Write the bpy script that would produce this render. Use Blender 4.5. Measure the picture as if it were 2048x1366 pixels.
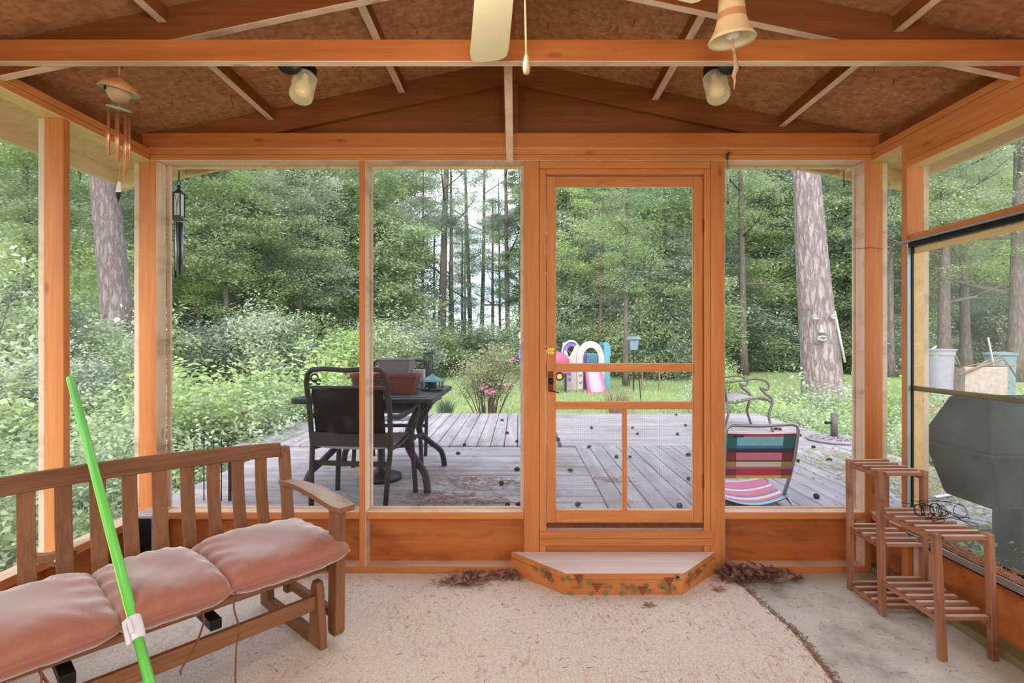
import bpy, bmesh, math, random
import numpy as np
from mathutils import Vector, Matrix, Euler
random.seed(7); rng = np.random.default_rng(7)
S = bpy.context.scene
for o in list(bpy.data.objects): bpy.data.objects.remove(o)
C = S.collection
# ------------------------------------------------------------------ camera
F = 1040.0; CX = 1037.0; CY = 684.0; H = 1.34
cd = bpy.data.cameras.new('camera'); cam = bpy.data.objects.new('camera', cd); C.objects.link(cam)
cam.location = (0, 0, H); cam.rotation_euler = (math.pi/2, 0, 0)
cd.sensor_width = 36; cd.lens = F/2048*36; cd.shift_x = -(CX-1024)/2048; cd.shift_y = (CY-683)/2048
cd.clip_start = .05; cd.clip_end = 400
S.camera = cam
S.view_settings.view_transform = 'Standard'; S.view_settings.look = 'None'
S.view_settings.gamma = 1; S.view_settings.use_curve_mapping = False
S.view_settings.exposure = 0.5
# ------------------------------------------------------------------ light
SKY = 2.0; SUN = 3.0; LAMP = 62; FILL = 9
w = bpy.data.worlds.new('overcast_sky'); S.world = w; w.use_nodes = True
nt = w.node_tree; nt.nodes.clear()
out = nt.nodes.new('ShaderNodeOutputWorld'); bg = nt.nodes.new('ShaderNodeBackground')
tc = nt.nodes.new('ShaderNodeTexCoord'); mp = nt.nodes.new('ShaderNodeMapping'); mp.inputs['Scale'].default_value = (1, 1, 2.5)
nz = nt.nodes.new('ShaderNodeTexNoise'); nz.inputs['Scale'].default_value = 2.5; nz.inputs['Detail'].default_value = 5
cr = nt.nodes.new('ShaderNodeValToRGB')
cr.color_ramp.elements[0].position = .35; cr.color_ramp.elements[0].color = (.50, .66, .92, 1)
cr.color_ramp.elements[1].position = .65; cr.color_ramp.elements[1].color = (.95, .97, 1, 1)
nt.links.new(tc.outputs['Generated'], mp.inputs[0]); nt.links.new(mp.outputs[0], nz.inputs['Vector'])
nt.links.new(nz.outputs['Fac'], cr.inputs[0]); nt.links.new(cr.outputs[0], bg.inputs[0])
bg.inputs[1].default_value = SKY; nt.links.new(bg.outputs[0], out.inputs[0])
def lamp(name, kind, energy, loc, color=(1, 1, 1), rot=(0, 0, 0), **kw):
    l = bpy.data.lights.new(name, kind); l.energy = energy; l.color = color
    for k, v in kw.items(): setattr(l, k, v)
    o = bpy.data.objects.new(name, l); C.objects.link(o); o.location = loc; o.rotation_euler = rot; return o
lamp('sun', 'SUN', SUN, (0, 0, 20), (1, .96, .88), (math.radians(52), math.radians(-18), 0), angle=math.radians(50))
lamp('flash', 'POINT', LAMP, (0.1, -0.55, 1.7), (1, .95, .90), shadow_soft_size=.3)
lamp('floor_fill', 'POINT', FILL, (-.22, 1.2, 2.14), (1, .93, .85), shadow_soft_size=.09)  # unseen fill lamp added under the fan to brighten floor and bench
# ------------------------------------------------------------------ materials
M = {}
def lin(c):
    return tuple((x/255/12.92 if x/255 <= .04045 else ((x/255+.055)/1.055)**2.4) for x in c)+(1,)
class NT:
    def __init__(s, name):
        m = bpy.data.materials.new(name); m.use_nodes = True; s.m = m; s.t = m.node_tree; s.t.nodes.clear()
        s.out = s.n('ShaderNodeOutputMaterial'); M[name] = m
    def n(s, k, **kw):
        x = s.t.nodes.new(k)
        for a, b in kw.items(): setattr(x, a, b)
        return x
    def l(s, a, b): s.t.links.new(a, b)
    def coord(s, scale=(1, 1, 1), rot=(0, 0, 0), kind='Object'):
        t = s.n('ShaderNodeTexCoord'); m = s.n('ShaderNodeMapping'); m.inputs['Scale'].default_value = scale
        m.inputs['Rotation'].default_value = rot; s.l(t.outputs[kind], m.inputs[0]); return m.outputs[0]
    def noise(s, vec, scale=5, detail=4, rough=.55, dist=0):
        x = s.n('ShaderNodeTexNoise'); s.l(vec, x.inputs['Vector']); x.inputs['Scale'].default_value = scale
        x.inputs['Detail'].default_value = detail; x.inputs['Roughness'].default_value = rough; x.inputs['Distortion'].default_value = dist
        return x.outputs['Fac']
    def ramp(s, fac, stops, interp='LINEAR'):
        r = s.n('ShaderNodeValToRGB'); r.color_ramp.interpolation = interp; e = r.color_ramp.elements
        while len(e) < len(stops): e.new(.5)
        for el, (p, c) in zip(e, stops): el.position = p; el.color = c if len(c) == 4 else lin(c)
        s.l(fac, r.inputs[0]); return r.outputs[0]
    def mix(s, a, b, fac, mode='MIX'):
        x = s.n('ShaderNodeMix'); x.data_type = 'RGBA'; x.blend_type = mode
        for sock, v in ((x.inputs[0], fac), (x.inputs[6], a), (x.inputs[7], b)):
            if hasattr(v, 'links'): s.l(v, sock)
            else: sock.default_value = v
        return x.outputs[2]
    def bsdf(s, col, rough=.6, metal=0, bump=None, bstr=.3, bdist=.01, spec=.5, **kw):
        b = s.n('ShaderNodeBsdfPrincipled')
        if hasattr(col, 'links'): s.l(col, b.inputs['Base Color'])
        else: b.inputs['Base Color'].default_value = col if len(col) == 4 else lin(col)
        if hasattr(rough, 'links'): s.l(rough, b.inputs['Roughness'])
        else: b.inputs['Roughness'].default_value = rough
        b.inputs['Metallic'].default_value = metal; b.inputs['Specular IOR Level'].default_value = spec
        for k, v in kw.items(): b.inputs[k].default_value = v
        if bump is not None:
            u = s.n('ShaderNodeBump'); u.inputs['Strength'].default_value = bstr; u.inputs['Distance'].default_value = bdist
            s.l(bump, u.inputs['Height']); s.l(u.outputs[0], b.inputs['Normal'])
        return b.outputs[0]
    def done(s, sh): s.l(sh, s.out.inputs[0]); return s.m
def simple(name, c, rough=.5, metal=0, var=.12, scale=8, bump=0, spec=.5):
    t = NT(name); v = t.coord(); f = t.noise(v, scale, 4)
    c = lin(c); lo = tuple(x*(1-var) for x in c[:3])+(1,); hi = tuple(min(1, x*(1+var)) for x in c[:3])+(1,)
    col = t.ramp(f, [(.3, lo), (.7, hi)])
    return t.done(t.bsdf(col, rough, metal, bump=f if bump else None, bstr=bump, spec=spec))
def wood(name, axis, dark, mid, light, rough=.55, fine=60, bump=.15, knots=True, dirt=None, spec=.35):
    t = NT(name); sc = [fine, fine, fine]; sc[axis] = fine/18
    v = t.coord(tuple(sc)); f = t.noise(v, 1, 6, .6, .6)
    sc2 = [9, 9, 9]; sc2[axis] = .9; f2 = t.noise(t.coord(tuple(sc2)), 1, 3, .5, .4)
    col = t.ramp(f, [(.25, dark), (.5, mid), (.78, light)])
    col2 = t.ramp(f2, [(.3, dark), (.55, mid), (.75, light)])
    c = t.mix(col, col2, .5)
    if knots:
        sk = [7, 7, 7]; sk[axis] = 2.4
        vo = t.n('ShaderNodeTexVoronoi'); t.l(t.coord(tuple(sk)), vo.inputs['Vector']); vo.inputs['Scale'].default_value = 1
        kf = t.ramp(vo.outputs['Distance'], [(.05, (1, 1, 1, 1)), (.11, (0, 0, 0, 1))])
        kk = t.n('ShaderNodeMath', operation='MULTIPLY'); t.l(kf, kk.inputs[0]); kk.inputs[1].default_value = .6
        c = t.mix(c, tuple(x*.45 for x in lin(dark)[:3])+(1,), kk.outputs[0])
    if dirt:
        df = t.noise(t.coord((1.2, 1.2, 4)), 1.6, 6, .65); dr = t.ramp(df, [(.52, (0, 0, 0, 1)), (.72, (.8, .8, .8, 1))])
        c = t.mix(c, lin(dirt), dr)
    return t.done(t.bsdf(c, rough, bump=f, bstr=bump, bdist=.004, spec=spec))
OD, OM, OL = (178, 104, 54), (208, 128, 70), (224, 150, 92)
for i, a in enumerate('xyz'):
    wood('stained_pine_'+a, i, OD, OM, OL, dirt=None)
    wood('bare_pine_'+a, i, (196, 160, 132), (222, 192, 166), (236, 212, 190), rough=.7, dirt=(150, 120, 96))  # pale trim wood, also used on faces painted lighter for daylight
    wood('glider_wood_'+a, i, (98, 60, 36), (140, 92, 58), (168, 118, 82), rough=.6, fine=90, knots=False)
    wood('shelf_wood_'+a, i, (112, 66, 42), (158, 104, 76), (190, 142, 116), rough=.6, fine=90, knots=False, dirt=(88, 52, 34))
    wood('weathered_deck_'+a, i, (118, 109, 112), (162, 153, 156), (194, 185, 184), rough=.85, fine=50, dirt=(126, 112, 100), bump=.4, spec=.15)
wood('soffit_wood', 1, (200, 160, 108), (224, 190, 138), (238, 212, 166), rough=.7)
wood('arm_wood', 1, (110, 70, 46), (186, 164, 150), (208, 192, 182), rough=.75, fine=70, knots=False)
wood('rafter_wood', 0, (104, 54, 24), (136, 76, 38), (160, 94, 50))
wood('beam_wood', 0, (166, 92, 44), (194, 112, 56), (210, 130, 70))
wood('pale_slat', 0, (176, 140, 120), (204, 172, 154), (222, 196, 182), rough=.7, knots=False)
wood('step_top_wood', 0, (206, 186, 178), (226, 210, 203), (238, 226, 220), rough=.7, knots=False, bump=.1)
wood('kick_panel_wood', 0, (168, 92, 40), (196, 112, 54), (212, 128, 66), fine=30, dirt=(112, 60, 36), knots=True, bump=.1)
wood('mossy_wood', 1, (104, 96, 60), (142, 128, 88), (168, 150, 108), rough=.9)
def osb(name, a, b, c, d):
    t = NT(name)
    dn = t.n('ShaderNodeTexNoise'); t.l(t.coord((6, 6, 6)), dn.inputs['Vector']); dn.inputs['Detail'].default_value = 3
    v1 = t.n('ShaderNodeTexVoronoi'); t.l(t.mix(t.coord((24, 60, 40), (0, 0, .5)), dn.outputs['Color'], .8, 'ADD'), v1.inputs['Vector']); v1.inputs['Scale'].default_value = 1
    v2 = t.n('ShaderNodeTexVoronoi'); t.l(t.mix(t.coord((56, 26, 40), (0, 0, -.35)), dn.outputs['Color'], 1.0, 'ADD'), v2.inputs['Vector']); v2.inputs['Scale'].default_value = 1
    m = t.mix(v1.outputs['Color'], v2.outputs['Color'], .5); s = t.n('ShaderNodeSeparateColor'); t.l(m, s.inputs[0])
    col = t.ramp(s.outputs[0], [(.0, a), (.5, b), (1.0, c)])
    f = t.noise(t.coord((1, 1, 1)), 22, 7, .7, 2.5)
    fl = t.ramp(f, [(.62, (0, 0, 0, 1)), (.70, (.7, .7, .7, 1))]); col = t.mix(col, lin(d), fl)
    g = t.noise(t.coord((1, 1, 1)), 1.3, 3); gl = t.ramp(g, [(.3, (.0, .0, .0, 1)), (.7, (.5, .5, .5, 1))])
    col = t.mix(col, lin(a), gl)
    return t.done(t.bsdf(col, .8, bump=s.outputs[0], bstr=.12, bdist=.002, spec=.2))
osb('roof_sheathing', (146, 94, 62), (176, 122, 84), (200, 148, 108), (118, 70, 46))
osb('soffit_sheathing', (204, 164, 112), (226, 190, 142), (238, 208, 166), (170, 126, 80))  # same sheathing in lighter yellow, daylight on the overhang put into the colour
# carpet
t = NT('woven_carpet'); v = t.coord(); 
wv = t.n('ShaderNodeTexWave'); t.l(t.coord((1, 1, 1), (0, 0, .75)), wv.inputs['Vector']); wv.inputs['Scale'].default_value = 60; wv.inputs['Distortion'].default_value = 3; wv.inputs['Detail'].default_value = 2; wv.inputs['Detail Scale'].default_value = 3
f1 = t.noise(v, 190, 3, .7); base = t.ramp(f1, [(.3, (176, 156, 138)), (.5, (224, 208, 192)), (.7, (244, 234, 222))])
f2 = t.noise(t.coord((1, .35, 1), (0, 0, .75)), 60, 4, .7); patch = t.noise(v, 2.2, 4)
red = t.ramp(f2, [(.53, (0, 0, 0, 1)), (.62, (1, 1, 1, 1))]); pr = t.ramp(patch, [(.42, (0, 0, 0, 1)), (.6, (.75, .75, .75, 1))])
mm = t.n('ShaderNodeMath', operation='MULTIPLY'); t.l(red, mm.inputs[0]); t.l(pr, mm.inputs[1])
c = t.mix(base, lin((198, 128, 92)), mm.outputs[0]); c = t.mix(c, wv.outputs['Color'], .1, 'MULTIPLY')
f3 = t.noise(v, .9, 3); c = t.mix(c, lin((230, 214, 204)), t.ramp(f3, [(.4, (0, 0, 0, 1)), (.7, (.5, .5, .5, 1))]))
t.done(t.bsdf(c, .95, bump=f1, bstr=.6, bdist=.004, spec=.1))
t = NT('stained_concrete'); v = t.coord(); f = t.noise(v, 3, 8, .65); f2 = t.noise(v, 60, 4, .7); f3 = t.noise(v, 1.5, 5)
c = t.ramp(f, [(.3, (146, 138, 126)), (.48, (196, 190, 176)), (.66, (222, 216, 206))])
c = t.mix(c, lin((156, 154, 118)), t.ramp(f3, [(.45, (0, 0, 0, 1)), (.65, (.6, .6, .6, 1))]))
c = t.mix(c, lin((110, 98, 88)), t.ramp(f2, [(.58, (0, 0, 0, 1)), (.68, (.7, .7, .7, 1))]))
t.done(t.bsdf(c, .85, bump=f2, bstr=.3, bdist=.004, spec=.2))
def screen(name, fac, col, grid=0, gfac=.5):
    t = NT(name); tr = t.n('ShaderNodeBsdfTransparent'); d = t.n('ShaderNodeBsdfDiffuse'); d.inputs[0].default_value = lin(col)
    tl = t.n('ShaderNodeBsdfTranslucent'); tl.inputs[0].default_value = lin(col)
    a = t.n('ShaderNodeMixShader'); a.inputs[0].default_value = .5; t.l(d.outputs[0], a.inputs[1]); t.l(tl.outputs[0], a.inputs[2])
    mx = t.n('ShaderNodeMixShader'); t.l(tr.outputs[0], mx.inputs[1]); t.l(a.outputs[0], mx.inputs[2])
    if grid:
        sx = t.n('ShaderNodeSeparateXYZ'); t.l(t.coord((1/grid,)*3), sx.inputs[0]); mxs = []
        for ax in (0, 2):
            fr = t.n('ShaderNodeMath', operation='FRACT'); t.l(sx.outputs[ax], fr.inputs[0])
            lt = t.n('ShaderNodeMath', operation='LESS_THAN'); t.l(fr.outputs[0], lt.inputs[0]); lt.inputs[1].default_value = .22; mxs.append(lt.outputs[0])
        m = t.n('ShaderNodeMath', operation='MAXIMUM'); t.l(mxs[0], m.inputs[0]); t.l(mxs[1], m.inputs[1])
        k = t.n('ShaderNodeMath', operation='MULTIPLY_ADD'); t.l(m.outputs[0], k.inputs[0]); k.inputs[1].default_value = gfac; k.inputs[2].default_value = fac
        t.l(k.outputs[0], mx.inputs[0])
    else:
        f = t.noise(t.coord(), 3.5, 5, .6); r = t.n('ShaderNodeMapRange'); t.l(f, r.inputs[0])
        r.inputs[1].default_value = .3; r.inputs[2].default_value = .7; r.inputs[3].default_value = fac*.6; r.inputs[4].default_value = fac*1.4
        t.l(r.outputs[0], mx.inputs[0])
    t.done(mx.outputs[0])
screen('screen_clear', .05, (150, 150, 150)); screen('screen_left', .10, (205, 205, 200)); screen('screen_right', .17, (205, 205, 196))
screen('hardware_cloth', .04, (190, 186, 190), .011, .35)
screen('sling_mesh', .86, (48, 40, 40))
def leafmat(name, cols, trans=.35, rough=.55, noise=.35):
    t = NT(name); g = t.n('ShaderNodeNewGeometry'); oi = t.n('ShaderNodeObjectInfo')
    f = t.noise(t.coord(kind='Object'), 2.2, 3)
    a = t.n('ShaderNodeMath', operation='MULTIPLY_ADD'); t.l(g.outputs['Random Per Island'], a.inputs[0]); a.inputs[1].default_value = .5; 
    b = t.n('ShaderNodeMath', operation='MULTIPLY_ADD'); t.l(f, b.inputs[0]); b.inputs[1].default_value = noise; t.l(oi.outputs['Random'], b.inputs[2])
    k = t.n('ShaderNodeMath', operation='MULTIPLY'); t.l(b.outputs[0], k.inputs[0]); k.inputs[1].default_value = .4; t.l(k.outputs[0], a.inputs[2])
    n = len(cols); c = t.ramp(a.outputs[0], [(.1+.8*i/(n-1), x) for i, x in enumerate(cols)])
    hs = t.n('ShaderNodeHueSaturation'); hs.inputs['Saturation'].default_value = .84 if 'pink' not in name else 1; t.l(c, hs.inputs['Color']); c = hs.outputs[0]
    p = t.bsdf(c, rough, spec=.35); tl = t.n('ShaderNodeBsdfTranslucent'); t.l(c, tl.inputs[0])
    mx = t.n('ShaderNodeMixShader'); mx.inputs[0].default_value = trans; t.l(p, mx.inputs[1]); t.l(tl.outputs[0], mx.inputs[2]); t.done(mx.outputs[0])
leafmat('leaf_mid', [(112, 136, 84), (142, 166, 108), (172, 192, 134), (200, 212, 166)])
leafmat('leaf_bright', [(144, 176, 92), (178, 204, 114), (208, 226, 148)], .45)
leafmat('leaf_dark', [(88, 110, 78), (114, 136, 98), (144, 164, 122)])
leafmat('leaf_blue', [(118, 140, 114), (150, 168, 138), (192, 204, 178)])
leafmat('leaf_pale', [(156, 174, 138), (188, 202, 166), (216, 224, 200)], .4)
leafmat('leaf_olive', [(134, 138, 92), (164, 166, 114), (194, 192, 146)])
leafmat('needle_leaf', [(92, 112, 92), (122, 144, 118), (158, 174, 146)], .25)
leafmat('grass_blade', [(122, 146, 86), (156, 176, 110), (192, 204, 142)], .4)
leafmat('flower_pink', [(222, 120, 160), (238, 160, 190)], .4)
leafmat('dry_leaf', [(96, 58, 44), (140, 92, 72), (176, 128, 104), (150, 84, 56)], .15, .7)
leafmat('dry_needle', [(104, 62, 44), (150, 98, 70), (176, 130, 98)], .1, .8)
def bark(name, a, b, c, s=1.0, bs=.9):
    t = NT(name); v = t.coord((13*s, 13*s, 3*s)); 
    n = t.n('ShaderNodeTexNoise'); t.l(v, n.inputs['Vector']); n.inputs['Scale'].default_value = 2; n.inputs['Detail'].default_value = 5
    vm = t.n('ShaderNodeMix'); vm.data_type = 'RGBA'; vm.inputs[0].default_value = .6; t.l(v, vm.inputs[6]); t.l(n.outputs['Color'], vm.inputs[7])
    vo = t.n('ShaderNodeTexVoronoi', feature='DISTANCE_TO_EDGE'); t.l(vm.outputs[2], vo.inputs['Vector']); vo.inputs['Scale'].default_value = 2.2
    f = t.noise(t.coord((20*s, 20*s, 5*s)), 1, 5, .65)
    e = t.ramp(vo.outputs['Distance'], [(.0, (.42, .42, .42, 1)), (.25, (1, 1, 1, 1))])
    col = t.mix(lin(a), t.ramp(f, [(.3, b), (.7, c)]), e)
    h = t.n('ShaderNodeMath', operation='MULTIPLY_ADD'); t.l(e, h.inputs[0]); h.inputs[1].default_value = .7; t.l(f, h.inputs[2])
    t.done(t.bsdf(col, .95, bump=h.outputs[0], bstr=bs, bdist=.03, spec=.1))
bark('bark_pine', (84, 70, 66), (142, 124, 122), (182, 166, 166)); bark('bark_left', (70, 58, 56), (118, 102, 100), (156, 140, 142))
bark('bark_far', (74, 66, 58), (104, 92, 84), (132, 120, 110), .8, .5)
t = NT('lawn'); v = t.coord(); f = t.noise(v, 1.2, 6, .65); f2 = t.noise(v, 45, 5, .7)
c = t.ramp(f, [(.3, (140, 158, 98)), (.5, (162, 178, 116)), (.7, (188, 196, 140))]); c = t.mix(c, t.ramp(f2, [(.3, (84, 112, 54)), (.7, (190, 206, 130))]), .5)
fy = t.noise(v, .35, 4); c = t.mix(c, lin((150, 132, 96)), t.ramp(fy, [(.56, (0, 0, 0, 1)), (.7, (.7, .7, .7, 1))]))
t.done(t.bsdf(c, .95, bump=f2, bstr=.8, bdist=.03, spec=.1))
t = NT('cushion_fabric'); v = t.coord(); f = t.noise(v, 260, 3, .7); f2 = t.noise(v, 5, 4)
c = t.ramp(f2, [(.3, (148, 80, 56)), (.7, (162, 94, 68))]); c = t.mix(c, t.ramp(f, [(.3, (132, 72, 52)), (.7, (178, 112, 88))]), .35)
t.done(t.bsdf(c, .55, bump=f, bstr=.12, bdist=.002, spec=.6, **{'Sheen Weight': 1.0, 'Sheen Roughness': .45}))
simple('brown_tie', (132, 74, 48), .8); simple('cast_black', (44, 38, 40), .45, .3, .2, 20, .1); simple('chair_bronze', (52, 43, 42), .5, .3, .2, 20)
simple('black_metal', (26, 26, 28), .4, .5); simple('grill_black', (24, 24, 23), .8, 0, .25, 90, .2, .2); simple('steel', (176, 176, 180), .35, .9)
simple('sling_dark', (58, 50, 48), .8); simple('sling_grey', (150, 142, 144), .8); simple('green_plastic', (112, 214, 84), .35, 0, .06); simple('green_light', (190, 240, 120), .35, 0, .04)
simple('white_plastic', (232, 226, 232), .4, 0, .04); simple('fan_cream', (226, 214, 172), .35, 0, .04); simple('string_tan', (198, 150, 100), .8)
simple('terracotta', (106, 54, 44), .75, 0, .15, 12); simple('grey_plastic', (122, 112, 116), .6, 0, .1); simple('teal_plastic', (38, 110, 106), .3); simple('teal_toy', (88, 144, 162), .5, 0, .08)
simple('cream_toy', (184, 170, 168), .5, 0, .06); simple('purple_toy', (128, 102, 190), .5); simple('pink_toy', (196, 84, 122), .45, 0, .06); simple('pale_pink_toy', (214, 150, 176), .45, 0, .05)
simple('faded_bronze', (104, 91, 88), .6, .1); simple('yellow_toy', (186, 150, 66), .5); simple('blue_toy', (80, 80, 170), .5); simple('pale_blue_paint', (112, 128, 150), .7); simple('bell_clay', (226, 190, 144), .6, 0, .12, 14, .1); simple('bell_band', (206, 140, 100), .65); simple('bell_inside', (222, 204, 168), .6)
simple('verdigris', (140, 168, 136), .6); simple('rust_clay', (206, 140, 88), .6, 0, .2, 14); simple('gourd', (186, 152, 118), .5); simple('brass', (214, 168, 84), .35, .8); simple('dark_rust', (110, 60, 34), .7, .3, .3, 30)
simple('silver_bin', (150, 144, 154), .6, 0, .08); simple('pale_plank', (172, 152, 142), .9, 0, .2, 10); simple('blue_bin', (112, 134, 142), .6); simple('log_wood', (134, 104, 84), .9, 0, .3, 8, .4); simple('white_pole', (182, 176, 166), .6); simple('resin_green', (170, 178, 166), .8, 0, .2, 20)
simple('box_silver', (186, 188, 196), .4, .6); simple('siding', (214, 208, 196), .7); simple('track_black', (34, 34, 38), .4, .5); simple('track_silver', (170, 168, 166), .4, .7)
simple('stencil_green', (120, 118, 78), .8, 0, .3, 60); simple('stencil_red', (122, 40, 34), .8); simple('bulb', (240, 214, 170), .4); simple('frost_glass', (222, 220, 226), .3)
simple('cone_brown', (64, 46, 42), .8, 0, .3, 40); simple('soil', (84, 66, 50), .95, 0, .3, 30, .5); simple('copper_plain', (200, 120, 74), .5)
simple('copper_tube', (222, 150, 112), .3, .75, .08); simple('paper_white', (226, 220, 214), .8)
for n, c in dict(st_red=(196, 52, 72), st_aqua=(126, 196, 206), st_blue=(60, 120, 170), st_black=(56, 46, 60), st_pink=(206, 116, 142), st_cream=(214, 204, 184), st_lilac=(142, 104, 176), st_yellow=(206, 196, 104), st_teal=(30, 104, 108), st_maroon=(128, 46, 60), st_gold=(176, 134, 44)).items(): simple(n, c, .8, 0, .06, 30)
t = NT('ribbed_glass'); tr = t.n('ShaderNodeBsdfTransparent'); tr.inputs[0].default_value = (1, .97, .88, 1); g = t.bsdf((236, 222, 186), .08, spec=.9)
fr = t.n('ShaderNodeLayerWeight'); fr.inputs[0].default_value = .35; mx = t.n('ShaderNodeMixShader'); mr = t.n('ShaderNodeMapRange'); mr.inputs[3].default_value = .3; mr.inputs[4].default_value = 1.0
t.l(fr.outputs['Facing'], mr.inputs[0]); t.l(mr.outputs[0], mx.inputs[0]); t.l(tr.outputs[0], mx.inputs[1]); t.l(g, mx.inputs[2]); t.done(mx.outputs[0])
# moss on deck boards
# ------------------------------------------------------------------ mesh helpers
def wloc(o):
    v = Vector((0, 0, 0))
    while o: v += o.location; o = o.parent
    return v
class MB:
    def __init__(s): s.v = []; s.f = []; s.m = []
    def add(s, vs, fs, m=0):
        b = len(s.v); s.v += [tuple(x) for x in vs]; s.f += [tuple(b+i for i in f) for f in fs]
        s.m += (m if isinstance(m, list) else [m]*len(fs)); return s
    # face order: -z +z -y +x +y -x
    def box(s, x0, x1, y0, y1, z0, z1, m=0, rot=None, fm=None):
        vs = [Vector(p) for p in ((x0, y0, z0), (x1, y0, z0), (x1, y1, z0), (x0, y1, z0), (x0, y0, z1), (x1, y0, z1), (x1, y1, z1), (x0, y1, z1))]
        if rot:
            c = Vector(((x0+x1)/2, (y0+y1)/2, (z0+z1)/2)); R = Euler(rot).to_matrix(); vs = [R @ (p-c)+c for p in vs]
        ms = [m]*6
        if fm:
            for k, q in fm.items(): ms[['-z', '+z', '-y', '+x', '+y', '-x'].index(k)] = q
        return s.add(vs, [(0, 3, 2, 1), (4, 5, 6, 7), (0, 1, 5, 4), (1, 2, 6, 5), (2, 3, 7, 6), (3, 0, 4, 7)], ms)
    def bar(s, a, b, wd, th, m=0, up=(0, 0, 1)):
        a = Vector(a); b = Vector(b); d = (b-a).normalized(); u = Vector(up); sd = d.cross(u)
        if sd.length < 1e-4: sd = d.cross(Vector((0, 1, 0)))
        sd.normalize(); u = sd.cross(d).normalized(); vs = []
        for p in (a, b):
            for i, j in ((-1, -1), (1, -1), (1, 1), (-1, 1)): vs.append(p+sd*i*wd/2+u*j*th/2)
        return s.add(vs, [(0, 1, 2, 3), (7, 6, 5, 4), (0, 4, 5, 1), (1, 5, 6, 2), (2, 6, 7, 3), (3, 7, 4, 0)], m)
    def tube(s, pts, r, n=8, m=0, closed=False, flat=1.0, cap=True):
        P = [Vector(p) for p in pts]; k = len(P); R = r if hasattr(r, '__len__') else [r]*k
        T = [((P[(i+1) % k]-P[i-1]) if closed else (P[min(i+1, k-1)]-P[max(i-1, 0)])).normalized() for i in range(k)]
        a = Vector((0, 0, 1)) if abs(T[0].z) < .9 else Vector((1, 0, 0)); N = (a-T[0]*a.dot(T[0])).normalized(); b0 = len(s.v)
        for i in range(k):
            N = (N-T[i]*N.dot(T[i])); N = N.normalized() if N.length > 1e-6 else T[i].orthogonal().normalized(); B = T[i].cross(N)
            for j in range(n):
                t = 2*math.pi*j/n; s.v.append(tuple(P[i]+N*math.cos(t)*R[i]+B*math.sin(t)*R[i]*flat))
        for i in range(k if closed else k-1):
            for j in range(n):
                i2 = (i+1) % k; s.f.append((b0+i*n+j, b0+i*n+(j+1) % n, b0+i2*n+(j+1) % n, b0+i2*n+j)); s.m.append(m)
        if not closed and cap: s.f += [tuple(b0+j for j in reversed(range(n))), tuple(b0+(k-1)*n+j for j in range(n))]; s.m += [m, m]
        return s
    def lathe(s, prof, c=(0, 0, 0), n=24, m=0, rot=None, sx=1, sy=1):
        R = Euler(rot).to_matrix() if rot else Matrix.Identity(3); c = Vector(c); b = len(s.v)
        for r, z in prof:
            for j in range(n):
                t = 2*math.pi*j/n; s.v.append(tuple(c+R @ Vector((r*math.cos(t)*sx, r*math.sin(t)*sy, z))))
        for i in range(len(prof)-1):
            for j in range(n):
                s.f.append((b+i*n+j, b+i*n+(j+1) % n, b+(i+1)*n+(j+1) % n, b+(i+1)*n+j)); s.m.append(m if not isinstance(m, list) else m[i])
        return s
    def prism(s, pts, axis, d0, d1, m=0):
        def P(a, b, d): return {'x': (d, a, b), 'y': (a, d, b), 'z': (a, b, d)}[axis]
        n = len(pts); vs = [P(a, b, d0) for a, b in pts]+[P(a, b, d1) for a, b in pts]
        return s.add(vs, [tuple(range(n)), tuple(reversed(range(n, 2*n)))]+[(i, i+n, (i+1) % n+n, (i+1) % n) for i in range(n)], m)
    def strip(s, outer, inner, axis, d0, d1, m=0):   # band between two outlines, extruded
        def P(a, b, d): return {'x': (d, a, b), 'y': (a, d, b), 'z': (a, b, d)}[axis]
        n = len(outer); vs = [P(a, b, d) for d in (d0, d1) for L in (outer, inner) for a, b in L]; fs = []
        for i in range(n-1):
            fs += [(i, i+1, n+i+1, n+i), (2*n+i, 3*n+i, 3*n+i+1, 2*n+i+1), (i, 2*n+i, 2*n+i+1, i+1), (n+i, n+i+1, 3*n+i+1, 3*n+i)]
        fs += [(0, n, 3*n, 2*n), (n-1, 3*n-1, 4*n-1, 2*n-1)]
        return s.add(vs, fs, m)
    def sphere(s, c, r, n=12, m=0, sz=(1, 1, 1)):
        k = n//2+1; b = len(s.v); c = Vector(c)
        for i in range(k+1):
            ph = math.pi*i/k
            for j in range(n):
                t = 2*math.pi*j/n; s.v.append((c.x+r*sz[0]*math.sin(ph)*math.cos(t), c.y+r*sz[1]*math.sin(ph)*math.sin(t), c.z+r*sz[2]*math.cos(ph)))
        for i in range(k):
            for j in range(n): s.f.append((b+i*n+j, b+(i+1)*n+j, b+(i+1)*n+(j+1) % n, b+i*n+(j+1) % n)); s.m.append(m)
        return s
    def build(s, name, mats, parent=None, local=False, smooth=False, bevel=0, bseg=2, solid=0):
        me = bpy.data.meshes.new(name); off = wloc(parent) if (parent and not local) else Vector((0, 0, 0))
        me.from_pydata([(a-off.x, b-off.y, c-off.z) for a, b, c in s.v], [], s.f)
        for q in (mats if isinstance(mats, (list, tuple)) else [mats]): me.materials.append(M[q])
        me.polygons.foreach_set('material_index', s.m)
        if smooth: me.polygons.foreach_set('use_smooth', [True]*len(me.polygons))
        me.update(); bm = bmesh.new(); bm.from_mesh(me); bmesh.ops.remove_doubles(bm, verts=bm.verts, dist=1e-6) if smooth else None
        bmesh.ops.recalc_face_normals(bm, faces=bm.faces); bm.to_mesh(me); bm.free()
        o = bpy.data.objects.new(name, me); C.objects.link(o); o.parent = parent
        if solid: q = o.modifiers.new('s', 'SOLIDIFY'); q.thickness = solid; q.offset = 0
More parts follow.
